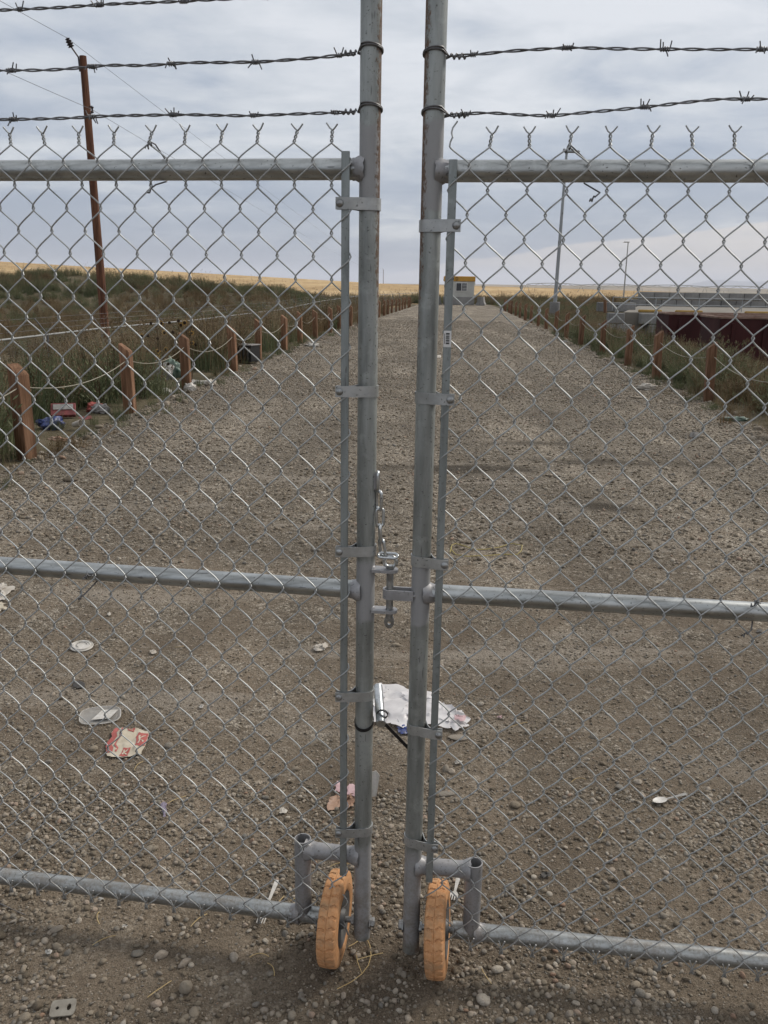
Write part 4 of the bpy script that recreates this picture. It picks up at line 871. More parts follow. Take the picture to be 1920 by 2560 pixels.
def strew(n, y0, y1, rmin, rmax, pw, clump, seed, ypow=1.0, xlim=None):
    r = np.random.default_rng(seed); y = y0 + (y1 - y0) * r.random(n * 6) ** ypow; xm = np.minimum(.62 * y + .7, 6.0); x = (r.random(n * 6) * 2 - 1) * xm
    k = infrustum(x, y) & (x > xl(y) - .1) & (x < xr(y) + .1)
    dens = 1 - clump + clump * ss(-.10, .12, fbm(x * 2.2, y * 2.2, 61, 3) + .5 * fbm(x * 7, y * 7, 63, 2))
    for sx, sy, sa, sb, sk in STAINS: dens = dens * (1 - .8 * sk * np.exp(-(((x - sx) / sa) ** 2 + ((y - sy) / sb) ** 2)))
    lat = np.abs(2 * (x - xl(y)) / (xr(y) - xl(y)) - 1); dens = dens * np.where(y > 4, .6 + .4 * ss(.5, .95, lat), 1.0); k &= r.random(len(x)) < dens * xm / xm.max(); x = x[k][:n]; y = y[k][:n]; m = len(x)
    s = rmin * (rmax / rmin) ** (r.random(m) ** pw); return x, y, s, r
def pebbles(name, n, y0, y1, rmin, rmax, pw, clump, seed, coll, nv, label, ypow=1.0, bury=.25):
    x, y, s, r = strew(n, y0, y1, rmin, rmax, pw, clump, seed, ypow); m = len(x); z = rz(x, y) + s * (.5 - bury)
    scatter(name, np.stack([x, y, z], -1), np.stack([r.normal(0, .35, m), r.normal(0, .35, m), r.random(m) * 6.28], -1), np.stack([s, s, s], -1), r.integers(0, nv, m), coll, label, 'gravel'); return m
pebbles('gravel', 15000, 1.45, 2.6, .0024, .011, 1.6, .72, 101, cS, 8, 'loose pebbles strewn over the dirt round the gate', .9)
pebbles('gravel', 60000, 1.45, 3.6, .0011, .0036, 1.2, .45, 103, cT, 6, 'fine grit scattered over the dirt at the gate')
pebbles('gravel', 52000, 2.3, 7.5, .0022, .0095, 1.8, .55, 105, cT, 6, 'scattered small stones on the packed dirt behind the gate')
pebbles('gravel', 60000, 5.0, 17, .005, .024, 2.0, .4, 107, cT, 6, 'gravel covering the road beyond the gate')
pebbles('gravel', 36000, 13, 46, .011, .030, 1.5, .35, 109, cT, 6, 'coarse gravel on the far part of the road')
def edge_stones():
    r = np.random.default_rng(33); P = []
    for i in range(1500):
        y = r.uniform(6, 45); l = r.random() < .5; x = (xl(y) + r.normal(.15, .3)) if l else (xr(y) + r.normal(-.2, .3)); P.append((x, y))
    P = np.array(P); m = len(P); s = .012 * (5.5) ** (r.random(m) ** 2.2); scatter('gravel', np.stack([P[:, 0], P[:, 1], rz(P[:, 0], P[:, 1]) + s * .3], -1), np.stack([r.normal(0, .3, m), r.normal(0, .3, m), r.random(m) * 6.28], -1), np.stack([s, s, s], -1), r.integers(0, 8, m), cS, 'larger stones lying along the road edges', 'gravel')
edge_stones()
def zone(x, y):
    if abs(x - .02) < .13 and y < 2.1: return 'on the dirt between the two orange wheels', 'between the wheels'
    if y < 1.84: return ('in front of the left bottom rail', 'in front of the left leaf') if x < 0 else ('in front of the right bottom rail', 'in front of the right leaf')
    if y < 2.5: return ('on the dirt close behind the left bottom rail', 'close behind the left leaf') if x < 0 else ('on the dirt close behind the right bottom rail', 'close behind the right leaf')
    return ('on packed dirt well behind the left mesh', 'well behind the left leaf') if x < 0 else ('on packed dirt well behind the right mesh', 'well behind the right leaf')
def stones():
    x, y, s, r = strew(300, 1.52, 3.3, .0075, .0185, 1.9, .8, 111, 1.5)
    for i in range(len(x)):
        o = link('stone', stL[i % 10], None, (x[i], y[i], float(rz(x[i], y[i])) + s[i] * .22), (r.normal(0, .3), r.normal(0, .3), r.random() * 6.28), (s[i],) * 3)
        zl_, zg = zone(x[i], y[i]); sw, sg_ = ('fist-like large', 'large ') if s[i] > .0145 else (('medium', 'medium ') if s[i] > .0105 else ('small', 'small ')); sh_ = 'angular' if (i % 10) % 3 == 0 else 'rounded'; sw = {'large ': 'large', 'medium ': 'medium', 'small ': 'small'}[sg_]; tag(o, f'{sw} {sh_} brown-grey stone {zl_}', 'stone', f'{sw} {sh_} stones {zg}')
    for px, py, sz, lab, sh, yaw in ((402, 2140, .024, 'oblong upright brown stone below the left bottom rail, biggest stone there', (.72, .8, 1.5), .3), (296, 2062, .017, 'dark blue-grey round stone near the left bottom rail', (1, .9, .8), 0),
                                (348, 2066, .019, 'flat-faced brown stone right of the dark round one', (1, .8, .9), .5), (398, 2082, .016, 'oval tan stone just above the oblong upright stone', (1.3, .8, .8), .9), (122, 2010, .018, 'pale angular stone left of the bottom rail shadow', (1.2, .8, .7), .6),
                                (338, 2172, .014, 'pale knobbly stone right of the metal plate', (1, 1, .9), 0), (965, 1713, .026, 'flat pinkish stone slab at the foot of the right gate post', (1.3, .75, .35), .2), (990, 1596, .035, 'flat tan stone under the corner of the white plastic bag', (1.2, .8, .4), 0),
                                (152, 1038, .07, 'large pale stone at the road edge by the first left post', (1, .8, .7), 0), (1600, 893, .10, 'flat pinkish stone at the road edge in front of the right weeds', (1.4, .7, .4), 0), (855, 1397, .02, 'brown pebble between the posts below the latch pin', (1, .9, .8), 0), (1380, 860, .09, 'pale grey stone beside the right weed bushes', (1.5, .8, .5), 0)):
        g = G(px, py); o = link('stone', stL[int(px) % 10], None, (g[0], g[1], float(rz(g[0], g[1])) + sz * sh[2] * .3), (0, 0, yaw), tuple(sz * k for k in sh)); tag(o, lab, 'stone')
stones()

# dry straw
m_straw = pmat('dry_straw', [(.36, .26, .12), (.48, .37, .19)], 20, .8)
def straws():
    S_ = [(588, 1960, 60, .11), (760, 2070, 70, .19), (430, 1990, 55, .06), (225, 2035, 35, .06), (215, 1985, 110, .05), (345, 2140, 50, .07), (560, 2065, 5, .05), (585, 2090, -60, .045), (640, 1935, 50, .05), (735, 1870, 10, .06), (1295, 1800, 70, .06), (770, 2020, 60, .08), (800, 2060, 20, .07), (1050, 2105, -70, .06), (1115, 2020, 80, .05), (380, 1730, 45, .08), (300, 1655, 75, .06), (1250, 1690, 20, .06), (1120, 1570, 30, .09), (390, 1400, 20, .05)]
    for i, (px, py, a, L_) in enumerate(S_):
        g = G(px, py); a = R(a); d = np.array([math.cos(a), math.sin(a), 0]); n = np.array([-d[1], d[0], 0]); bend = rng.normal(0, .12) * L_; pts = []
        for k in np.linspace(-.5, .5, 7):
            p = g + d * L_ * k + n * bend * (k * k * 4 - 1); p[2] = float(rz(p[0], p[1])) + .005 + .004 * (1 - 4 * k * k); pts.append(p)
        mb = MB(); mb.tube(pts, .0011, 5)
        if L_ > .1: e = pts[2]; mb.tube([e, e + d * .03 + n * .025 + [0, 0, .004], e + d * .06 + n * .04], .0009, 5)
        zl_, zg = zone(g[0], g[1]); tag(mb.build('straw', m_straw, None, g), f'thin dry yellow straw stalk {zl_}', 'straw', f'dry straw stalks {zg}')
straws()

# ------------------------------------------------------------------ vegetation
def blades(seed, n, h, spread, width, m, lean=.35, seg=3, heads=0.0, mh=None):
    r = np.random.default_rng(seed); mb = MB(); mats = [m] + ([mh] if mh else [])
    V = []; fs = []; ms = []
    for i in range(n):
        a = r.random() * 6.28; b = r.random() ** .5 * spread; base = np.array([math.cos(a) * b, math.sin(a) * b, -.05]); hh = h * r.uniform(.45, 1.0); d = np.array([math.cos(a + r.normal(0, .8)), math.sin(a + r.normal(0, .8)), 0]) * lean * hh * r.uniform(.2, 1.1)
        t = r.random() * 6.28; wv = np.array([math.cos(t), math.sin(t), 0]) * width * r.uniform(.6, 1.2); k0 = len(V)
        for s_ in range(seg + 1):
            q = s_ / seg; p = base + np.array([0, 0, hh * (q - .12 * q * q)]) + d * q * q; ww = wv * (1 - q) ** .7
            if s_ < seg: V += [p - ww, p + ww]
            else: V.append(p)
        for s_ in range(seg - 1): fs.append((k0 + 2 * s_, k0 + 2 * s_ + 1, k0 + 2 * s_ + 3, k0 + 2 * s_ + 2)); ms.append(0)
        fs.append((k0 + 2 * seg - 2, k0 + 2 * seg - 1, k0 + 2 * seg)); ms.append(0)
        if r.random() < heads:
            tip = V[-1]
            for _ in range(7):
                c = tip - [0, 0, r.random() * .16 * hh] ; c = c + r.normal(0, .008, 3); u = r.normal(size=3); u /= np.linalg.norm(u); v = np.cross(u, r.normal(size=3)); v /= np.linalg.norm(v); q = len(V); V += [c - u * .014, c + v * .007, c + u * .014, c - v * .007]; fs.append((q, q + 1, q + 2, q + 3)); ms.append(1 if mh else 0)
    mb.add(np.array(V), fs); mb.m = ms; return mb.mesh('weed_clump', mats, False)
def bush(seed, h, w_, m, mh, nst=22, nl=46, leaf=.022):
    r = np.random.default_rng(seed); V = []; fs = []; ms = []
    def quad(c, u, v, k): q = len(V); V.extend([c - u, c + v, c + u, c - v]); fs.append((q, q + 1, q + 2, q + 3)); ms.append(k)
    for i in range(nst):
        a = r.random() * 6.28; out = r.random() ** .6 * w_; hh = h * r.uniform(.55, 1.0) * (1 - .35 * (out / w_) ** 2); tip = np.array([math.cos(a) * out, math.sin(a) * out, hh]); mid = np.array([math.cos(a) * out * .62, math.sin(a) * out * .62, hh * .42])
        pt = lambda t: mid * 2 * t * (1 - t) + tip * t * t
        k0 = len(V); wv = np.array([-math.sin(a), math.cos(a), 0]) * .004
        for s_ in range(6): p = pt(s_ / 5); V.extend([p - wv, p + wv])
        for s_ in range(5): fs.append((k0 + 2 * s_, k0 + 2 * s_ + 1, k0 + 2 * s_ + 3, k0 + 2 * s_ + 2)); ms.append(1)
        for j in range(nl):
            t = .12 + .88 * r.random() ** .75; p = pt(t) + r.normal(0, .035 * (1.15 - t) + .012, 3); u = np.array([r.normal(0, .6) + math.cos(a) * .4, r.normal(0, .6) + math.sin(a) * .4, r.uniform(.4, 1.4)]); u /= np.linalg.norm(u)
            v = np.cross(u, r.normal(size=3)); v /= np.linalg.norm(v); L_ = leaf * r.uniform(.6, 1.5); quad(p, u * L_, v * L_ * .22, 2 if (t > .8 and r.random() < .45) else 0)
    mb = MB(); mb.add(np.array(V), fs); mb.m = ms; return mb.mesh('weed_bush', [m[0], m[1], mh], False)
g_olive = leafmat('olive_weed_leaf', [(.072, .088, .045), (.135, .152, .082), (.215, .225, .135)])
g_dark = leafmat('dark_green_weed', [(.052, .066, .034), (.105, .12, .062), (.17, .178, .098)])
g_brown = leafmat('dry_brown_weed', [(.085, .06, .032), (.165, .115, .06), (.25, .185, .105)])
g_head = leafmat('weed_seed_head', [(.085, .062, .034), (.14, .10, .06), (.19, .145, .09)])
g_straw = leafmat('bleached_straw_weed', [(.15, .115, .065), (.24, .19, .115), (.33, .27, .17)])
m_stem = pmat('weed_stem', [(.07, .05, .028), (.11, .08, .045)], 12, .85)
cV = variants('verge_weed', [blades(1, 95, .62, .26, .006, g_olive, .35, 3, .3, g_head), blades(2, 95, .72, .24, .006, g_dark, .3, 3, .12, g_head), blades(3, 85, .66, .24, .005, g_brown, .35, 3, .5, g_head), blades(4, 90, .5, .3, .007, g_dark, .45), bush(5, .62, .34, (g_olive, m_stem), g_head, 18, 40), bush(6, .7, .3, (g_brown, m_stem), g_head, 18, 40), blades(7, 16, 1.05, .2, .0045, g_straw, .3, 3, 1.0, g_head), blades(8, 60, .55, .28, .005, g_straw, .5, 3, .2, g_head)])
def field(n, fx, seed, smin, smax, brown, name, label, zoff=-.02):
    r = np.random.default_rng(seed); x, y, k = fx(r, n); x = x[k]; y = y[k]; m = len(x); z = ter(x, y) + zoff
    s = smin + (smax - smin) * r.random(m); b = fbm(x * .22, y * .22, 71, 3) + brown(x, y); idx = np.where(b > .05, r.choice([2, 5, 2, 0, 7, 6], m), r.choice([0, 1, 3, 4, 1, 4, 6], m))
    scatter(name, np.stack([x, y, z], -1), np.stack([r.normal(0, .06, m), r.normal(0, .06, m), r.random(m) * 6.28], -1), np.stack([s, s, s * r.uniform(.75, 1.2, m)], -1), idx, cV, label, 'weeds')
def f_left(r, n):
    y = 6.5 + 53 * r.random(n) ** 1.35; s_ = .35 + 4.2 * r.random(n) ** 1.1; x = xl(y) - s_; return x, y, (np.abs(x) < .56 * y + 1.0) & ((s_ > 1.0) | (r.random(n) < .45)) & ~((y > 8.9) & (y < 11.6) & (s_ < 1.15)) & ~((y > 14.3) & (y < 17.2) & (s_ < 1.25)) & ~((y > 20.4) & (y < 22.3) & (s_ < .95))
field(4400, f_left, 201, 1.0, 1.75, lambda x, y: .22 * ss(15, 19, y) - .1, 'weeds', 'dense olive and brown weeds behind the left timber posts')
def f_field(r, n):
    y = 13 + 62 * r.random(n) ** .8; s_ = 4.4 + 42 * r.random(n); x = xl(y) - s_; return x, y, (x > -.56 * y - 4) & (fbm(x * .15, y * .15, 77, 2) > -.14)
field(9000, f_field, 203, .7, 1.15, lambda x, y: .05 + 0 * x, 'weeds', 'low green weeds covering the ground beyond the left fence')
def f_mound(r, n):
    x = -36 + 33 * r.random(n); y = 62 + 7 * r.random(n); return x, y, (fbm(x * .3, y * .3, 79, 3) > -.04) & ((x < -13) | (r.random(n) < .4))
field(1500, f_mound, 205, .8, 1.6, lambda x, y: -.12 + 0 * x, 'weeds', 'dark scrub growing along the top of the dirt mound')
def f_right(r, n):
    y = 7.5 + 68 * r.random(n) ** 1.2; s_ = .35 + np.where(y < 36, 3.3, 7.5) * r.random(n); x = xr(y) + s_; return x, y, (x < .56 * y + 2) & ~((y > 33) & (y < 50) & (x > 13.5)) & ~((y > 47.5) & (x > 13.5))
field(4200, f_right, 207, .6, 1.0, lambda x, y: -.03 + 0 * x, 'weeds', 'olive weeds filling the low ground behind the right timber posts')
def f_rlow(r, n):
    y = 9 + 26 * r.random(n); x = xr(y) + 3.4 + 9 * r.random(n); return x, y, (x < .56 * y + 2) & ~((y > 32.5) & (x > 14))
field(2400, f_rlow, 219, .35, .62, lambda x, y: .03 + 0 * x, 'weeds', 'short weeds in the hollow in front of the dark red bins')
def f_right2(r, n):
    y = 50 + 44 * r.random(n); x = xr(y) + .4 + 14 * r.random(n); return x, y, (x < 12.6 + (np.maximum(y, 49) - 49) * .34)
field(2200, f_right2, 217, .8, 1.4, lambda x, y: .0 + 0 * x, 'weeds', 'weeds between the road and the concrete platform')
def f_end(r, n):
    y = 93 + 14 * r.random(n); x = -14 + 60 * r.random(n); return x, y, ((x < 5) | (x > 10.5) | (y > 95)) & (fbm(x * .2, y * .2, 81, 2) > -.25)
field(2600, f_end, 209, 1.2, 2.1, lambda x, y: .02 + 0 * x, 'weeds', 'band of tall dark weeds across the end of the road')
def f_tufts(r, n):
    y = 5.5 + 30 * r.random(n) ** 1.5; l = r.random(n) < .5; x = np.where(l, xl(y) + r.normal(.05, .22, n), xr(y) - r.normal(.05, .2, n)); return x, y, x == x
field(330, f_tufts, 211, .14, .42, lambda x, y: -.1 + 0 * x, 'weeds', 'small weed tufts sprouting along both road edges', .03)
# feathery bushes on the right, one by one
bm_ = [bush(21 + i, 1.0, .62, (g_olive, m_stem), g_head, 40, 62, .026) for i in range(3)] + [bush(31, 1.05, .55, (g_dark, m_stem), g_head, 40, 62, .024)]
BR = [(10.4, .75, 1.2), (11.4, 1.5, 1.25), (12.2, .45, 1.0), (13.2, 1.55, 1.3), (14.4, .40, 1.0), (15.4, .95, 1.25), (16.3, .30, .95), (17.4, 1.2, 1.15), (18.6, .30, .85), (19.6, 1.0, 1.05), (21.4, .35, .8), (22.6, 1.2, 1.0), (25.2, .5, .85), (28.6, -.05, .75), (32.0, .4, .8), (36, .25, .7)]
for i, (y, s_, sc) in enumerate(BR):
    sc *= (.84 if y < 20 else 1.0); x = float(xr(y)) + s_ * .8 + .1; o = link('weed_bush', bm_[i % 4], None, (x, y, float(ter(x, y)) - .02), (0, 0, i * 1.9), (sc, sc, sc * .98))
    tag(o, f'feathery olive weed bush, {NUM[i]} from the gate along the right post row', 'bush', 'feathery weed bushes by the right post row')
bl = [bush(41 + i, .8, .5, (g_dark if i else g_olive, m_stem), g_head, 30, 52, .022) for i in range(2)]
for i, (y, s_, sc) in enumerate([(7.4, .5, .9), (8.7, .75, 1.05), (9.9, 1.5, 1.1), (11.3, 1.35, .95), (12.8, .7, 1.1), (13.4, 1.4, 1.1), (15.4, 1.7, .9)]):
    x = float(xl(y)) - s_; o = link('weed_bush', bl[i % 2], None, (x, y, float(ter(x, y))), (0, 0, i * 2.3), (sc,) * 3); tag(o, f'dark green weed bush, {NUM[i]} from the gate behind the left posts', 'bush', 'dark weed bushes behind the left posts')
# withered sunflowers
m_sf = pmat('withered_petals', [(.30, .16, .03), (.42, .25, .05)], 10, .8); m_sh = pmat('dark_seed_disc', [(.018, .011, .007), (.035, .022, .012)], 20, .9)
for i, (px, py, Y) in enumerate([(338, 700, 15.6), (385, 690, 16.2), (410, 700, 15.2), (345, 735, 14.6)]):
    c = AT(px, py, Y); zb = float(ter(c[0], c[1])); r_ = thing('sunflower', (c[0], c[1], zb), f'withered sunflower with dark seed heads behind the left posts, {NUM[i]} from the left', 'sunflower', 'withered sunflowers'); rr = np.random.default_rng(i + 5)
    MB().tube([(c[0], c[1], zb), (c[0] + .03, c[1], (zb + c[2]) / 2), c], .009, 6).build('stalk', m_stem, r_)
    for k in range(6):
        h = c + np.array([rr.normal(0, .16), rr.normal(0, .1), rr.uniform(-.5, .08)]); MB().tube([(c[0], c[1], h[2] - .15), h], .005, 5).build('stalk', m_stem, r_)
        d = np.array([rr.normal(0, .5), -1, rr.normal(0, .4)]); mb = MB(); mb.lathe(h, d, [(.0001, .012), (.022, .01), (.03, 0), (.02, -.012), (.0001, -.016)], 10); mb.build('seed_head', m_sh, r_)
        if k % 2:
            mb = MB(); d /= np.linalg.norm(d); u = np.cross(d, [0, 0, 1.0]); u /= np.linalg.norm(u); v = np.cross(d, u)
            for a in np.linspace(0, 2 * math.pi, 9)[:-1]: e = u * math.cos(a) + v * math.sin(a); t_ = np.cross(e, d) * .011; mb.add([h + e * .026 - t_, h + e * .026 + t_, h + e * .062 - d * .01], [(0, 1, 2)])
            mb.build('petal_ring', m_sf, r_, smooth=False)

# ------------------------------------------------------------------ litter
def gz(x, y): return float(rz(x, y)) if xl(y) - .3 < x < xr(y) + .3 else float(ter(x, y))
class Sheet:
    """a crumpled sheet: four corners on the ground, folded height field"""
    def __init__(s, C4, amp, freq, seed, edge=.02, lift=.006):
        s.C = [np.array(c[:2]) for c in C4]; s.amp, s.f, s.sd, s.e, s.l = amp, freq, seed, edge, lift
    def __call__(s, u, v, off=0.0):
        a, b, c, d = s.C; p = (a * (1 - u) + b * u) * (1 - v) + (d * (1 - u) + c * u) * v
        rim = min(u, v, 1 - u, 1 - v); cu, cv = abs(2 * u - 1), abs(2 * v - 1); rho = math.hypot(cu, cv); k = max(cu, cv) / rho if rho > 1e-6 else 1; ctr = (a + b + c + d) / 4; p = ctr + (p - ctr) * (1 - .38 * (1 - k))
        p = p + s.e * np.array([float(fbm(u * 5 + s.sd, v * 5, s.sd)), float(fbm(u * 5, v * 5 + s.sd, s.sd + 3))]) * 2
        h = abs(float(fbm(u * s.f + s.sd, v * s.f, s.sd + 7, 3))) * 2.2 + abs(float(fbm(u * s.f * .5 - v * s.f * .6, v, s.sd + 11, 2))) * 1.3
        return np.array([p[0], p[1], gz(p[0], p[1]) + s.l + s.amp * h * (.35 + .65 * min(1, rim * 5)) + off])
    def patch(s, mb, u0, u1, v0, v1, nx, ny, off=0.0, m=0):
        V = [s(u0 + (u1 - u0) * i / (nx - 1), v0 + (v1 - v0) * j / (ny - 1), off) for j in range(ny) for i in range(nx)]; mb.grid(np.array(V), nx, ny, m)
    def stroke(s, mb, a, b, w_, off, m=0):
        a = np.array(a); b = np.array(b); d = b - a; n = np.array([-d[1], d[0]]) / np.linalg.norm(d) * w_ / 2; V = []
        for k in np.linspace(0, 1, 5): p = a + d * k; V += [s(*(p - n), off), s(*(p + n), off)]
        mb.add(V, [(2 * i, 2 * i + 1, 2 * i + 3, 2 * i + 2) for i in range(4)], m)
def quadpx(p): return [G(*q) for q in p]
def thinmat(name, cols, tr=.0, rough=.6, scale=14, alpha=1.0):
    t = MT(name); n = t.noise(t.co('Pos'), scale, 5, .65); k = len(cols); c = t.ramp(n, [(.35 + .3 * i / max(1, k - 1), q) for i, q in enumerate(cols)]); t.color(c); t.val('Roughness', rough)
    sh = t.b.outputs[0]
    if tr:
        a = t.N.new('ShaderNodeBsdfTranslucent'); t.L.new(c, a.inputs[0]); mx = t.N.new('ShaderNodeMixShader'); mx.inputs[0].default_value = tr; t.L.new(sh, mx.inputs[1]); t.L.new(a.outputs[0], mx.inputs[2]); sh = mx.outputs[0]
    if alpha < 1:
        a = t.N.new('ShaderNodeBsdfTransparent'); mx = t.N.new('ShaderNodeMixShader'); mx.inputs[0].default_value = alpha; t.L.new(a.outputs[0], mx.inputs[1]); t.L.new(sh, mx.inputs[2]); sh = mx.outputs[0]
    t.L.new(sh, t.N['Material Output'].inputs[0]); return t.m
m_bag = thinmat('white_plastic_film', [(.60, .58, .58), (.76, .74, .74)], .25, .4, 10, .96)
m_film = thinmat('grubby_white_film', [(.20, .195, .19), (.44, .43, .42)], .2, .5, 9, .85); m_paper = thinmat('dirty_white_paper', [(.36, .32, .27), (.50, .47, .42)], .15, .8)
m_cream = thinmat('cream_wrapper_paper', [(.38, .33, .25), (.50, .45, .36)], .1, .7)
m_redp = thinmat('faded_red_print', [(.26, .05, .042), (.34, .09, .075)], 0, .7); m_redd = thinmat('grubby_red_card', [(.10, .018, .018), (.18, .035, .035)], 0, .7); m_card = thinmat('soggy_cardboard', [(.20, .115, .075), (.30, .19, .13), (.36, .26, .21)], 0, .85)
m_pink = thinmat('pink_paper', [(.42, .27, .28), (.50, .36, .37)], .1, .8); m_clear = thinmat('cloudy_clear_plastic', [(.32, .31, .29), (.42, .41, .39)], .1, .25, 20, .6)
m_plw = thinmat('white_plastic', [(.36, .34, .30), (.52, .50, .47)], 0, .5, 40); m_card2 = thinmat('grubby_white_card', [(.18, .17, .16), (.28, .27, .26)], 0, .7); m_blue = thinmat('blue_foil', [(.012, .022, .10), (.03, .05, .19), (.12, .13, .17)], 0, .4); m_purp = thinmat('purple_plastic', [(.12, .10, .14), (.20, .17, .22)], 0, .5)
m_yels = thinmat('yellow_string', [(.27, .22, .07), (.34, .28, .10)], 0, .8); m_greenb = thinmat('green_white_film', [(.05, .11, .08), (.20, .25, .21)], .2, .4, 12); m_dk = thinmat('dark_rubbish', [(.02, .018, .016), (.05, .045, .04)], 0, .7)
def sheetobj(name, px, amp, freq, seed, mat, label, cat, nx=26, ny=20, edge=.02, lift=.006, parent=None):
    q = quadpx(px); sh = Sheet(q, amp, freq, seed, edge, lift); mb = MB(); sh.patch(mb, 0, 1, 0, 1, nx, ny); c = np.mean(q, 0)
    o = mb.build(name, mat, parent, None if parent is not None else c)
    if parent is None: tag(o, label, cat)
    return o, sh
# big white plastic bag behind the posts
o, sh = sheetobj('plastic_bag', [(792, 1572), (905, 1574), (930, 1500), (800, 1478)], .040, 3.2, 5, m_bag, 'thin white plastic bag lying crumpled on the dirt behind the gate posts', 'plastic bag', 34, 26, .05, .008)
bag = o; ORG[bag.name] = np.array(o.location)
mb = MB(); Sheet(quadpx([(896, 1572), (1000, 1585), (1020, 1558), (925, 1502)]), .03, 3.5, 9, .03, .01).patch(mb, 0, 1, 0, 1, 28, 18); mb.build('bag_handle_end', m_bag, bag)
mb = MB(); Sheet(quadpx([(978, 1572), (1004, 1576), (1006, 1563), (982, 1560)]), .012, 4, 3, .02, .034).patch(mb, 0, 1, 0, 1, 8, 6); mb.build('red_stain', m_pink, bag)
sheetobj('crisp_packet', [(862, 1590), (890, 1592), (888, 1574), (858, 1575)], .018, 3, 21, m_blue, 'crushed blue foil packet beside the white plastic bag', 'packet', 12, 10, .012)
# wrapper with red print
q = quadpx([(221, 1642), (312, 1632), (327, 1582), (248, 1574)]); wr = Sheet(q, .022, 2.6, 33, .012, .008); root = thing('paper_wrapper', np.mean(q, 0), 'cream paper wrapper with red printed squares lying flat on the dirt', 'wrapper')
mb = MB(); wr.patch(mb, 0, 1, 0, 1, 30, 22); mb.build('sheet', m_cream, root)
for (u0, u1, v0, v1) in ((.70, .99, .30, .86), (.40, .60, .02, .28), (.36, .56, .80, .99), (.0, .14, .10, .98), (.20, .245, .12, .98)):
    mb = MB(); wr.patch(mb, u0, u1, v0, v1, 8, 8, .0016); pr = mb.build('red_print', m_redp, root)
    if u1 - u0 > .18:
        mb = MB(); cu, cv = (u0 + u1) / 2, (v0 + v1) / 2; a, b = (u1 - u0) * .26, (v1 - v0) * .32
        for p, e in (((cu - a, cv - b), (cu - a, cv + b)), ((cu - a, cv), (cu + a, cv + b)), ((cu - a, cv), (cu + a, cv - b))): wr.stroke(mb, p, e, .030, .0030)
        mb.build('letter', m_cream, pr)
# clamshell lid
def tray():
    c = G(217, 1553); r = thing('takeaway_container', c, 'cloudy clear plastic takeaway lid with a white paper slip, left of the wrapper', 'container'); zc = gz(c[0], c[1]) + .014; V = []; rings = [(.078, .052, .002), (.072, .047, .001), (.066, .042, -.004), (.0, .0, -.004)]; n = 36; mb = MB(); ca, sa = math.cos(.25), math.sin(.25)
    for a, b, z in rings:
        for t_ in np.linspace(0, 2 * math.pi, n, endpoint=False):
            x = a * np.sign(math.cos(t_)) * abs(math.cos(t_)) ** .8; y = b * np.sign(math.sin(t_)) * abs(math.sin(t_)) ** .62; V.append((c[0] + x * ca - y * sa, c[1] + x * sa + y * ca, zc + z + .012 * y / .06))
    mb.add(V, [(k * n + i, k * n + (i + 1) % n, (k + 1) * n + (i + 1) % n, (k + 1) * n + i) for k in range(3) for i in range(n)]); mb.build('tray', m_clear, r)
    mb = MB(); mb.tube([V[i] for i in range(n)], .0016, 6, closed=True); mb.build('rolled_edge', m_plw, r)
    mb = MB(); mb.add([(c[0] + x, c[1] + y, zc + .004 + .01 * y / .06) for x, y in ((-.025, -.032), (.045, -.02), (.062, .034), (.0, .03))], [(0, 1, 2, 3)]); mb.build('paper_slip', m_plw, r, smooth=False)
tray()
def cup_lid():
    c = G(177, 1401); z = gz(c[0], c[1]); ax = np.array([.05, -.10, 1.0]); r = thing('cup_lid', c, 'round white plastic cup lid lying on the dirt on the left', 'lid'); cc = c + [0, 0, z + .008 - c[2]]
    mb = MB(); mb.lathe(cc, ax, [(.052, 0), (.053, .004), (.050, .006), (.047, .003), (.044, .003), (.041, .009), (.036, .010), (.033, .006), (.0001, .006)], 40); mb.build('rim_and_top', m_plw, r)
    mb = MB(); mb.tube([cc + np.array([.024 * math.cos(a), .024 * math.sin(a), .0085 - .05 * .024 * math.cos(a) + .1 * .024 * math.sin(a)]) for a in np.linspace(.3, 4.4, 18)], .0012, 5); mb.build('embossed_groove', m_rim, r)
cup_lid()
sheetobj('paper_tissue', [(678, 1411), (706, 1411), (707, 1397), (680, 1396)], .035, 2.2, 44, m_paper, 'small crumpled cream tissue left of the gate posts', 'tissue', 14, 12, .02)
# soggy card and pale card
q, sh2 = sheetobj('torn_cardboard', [(706, 1752), (772, 1742), (776, 1712), (722, 1716)], .020, 3, 52, m_card, 'torn soggy brown cardboard on the dirt behind the left post', 'cardboard', 20, 14, .02); ORG[q.name] = np.array(q.location)
for px in ([(722, 1716), (748, 1722), (746, 1698), (726, 1694)], [(746, 1724), (776, 1727), (774, 1704), (752, 1700)]): mb = MB(); Sheet(quadpx(px), .012, 3, 5, .012, .016).patch(mb, 0, 1, 0, 1, 10, 8); mb.build('pink_layer', m_pink, q)
def pale_card():
    a = G(802, 1722); mb = MB(); e = np.array([.05, .02, 0]); V = [a - e * .9, a + e * .35, a + e * .55 + [0, .01, .07], a + e * .3 + [0, .02, .085], a - e * .9 + [0, .02, .08]]; mb.prism(V, np.array([0, 0, 0]), np.array([0, .0015, 0])); tag(mb.build('plastic_scrap', m_plw, None, a, smooth=False), 'pale green-white plastic scrap standing up beside the left post', 'scrap')
pale_card()
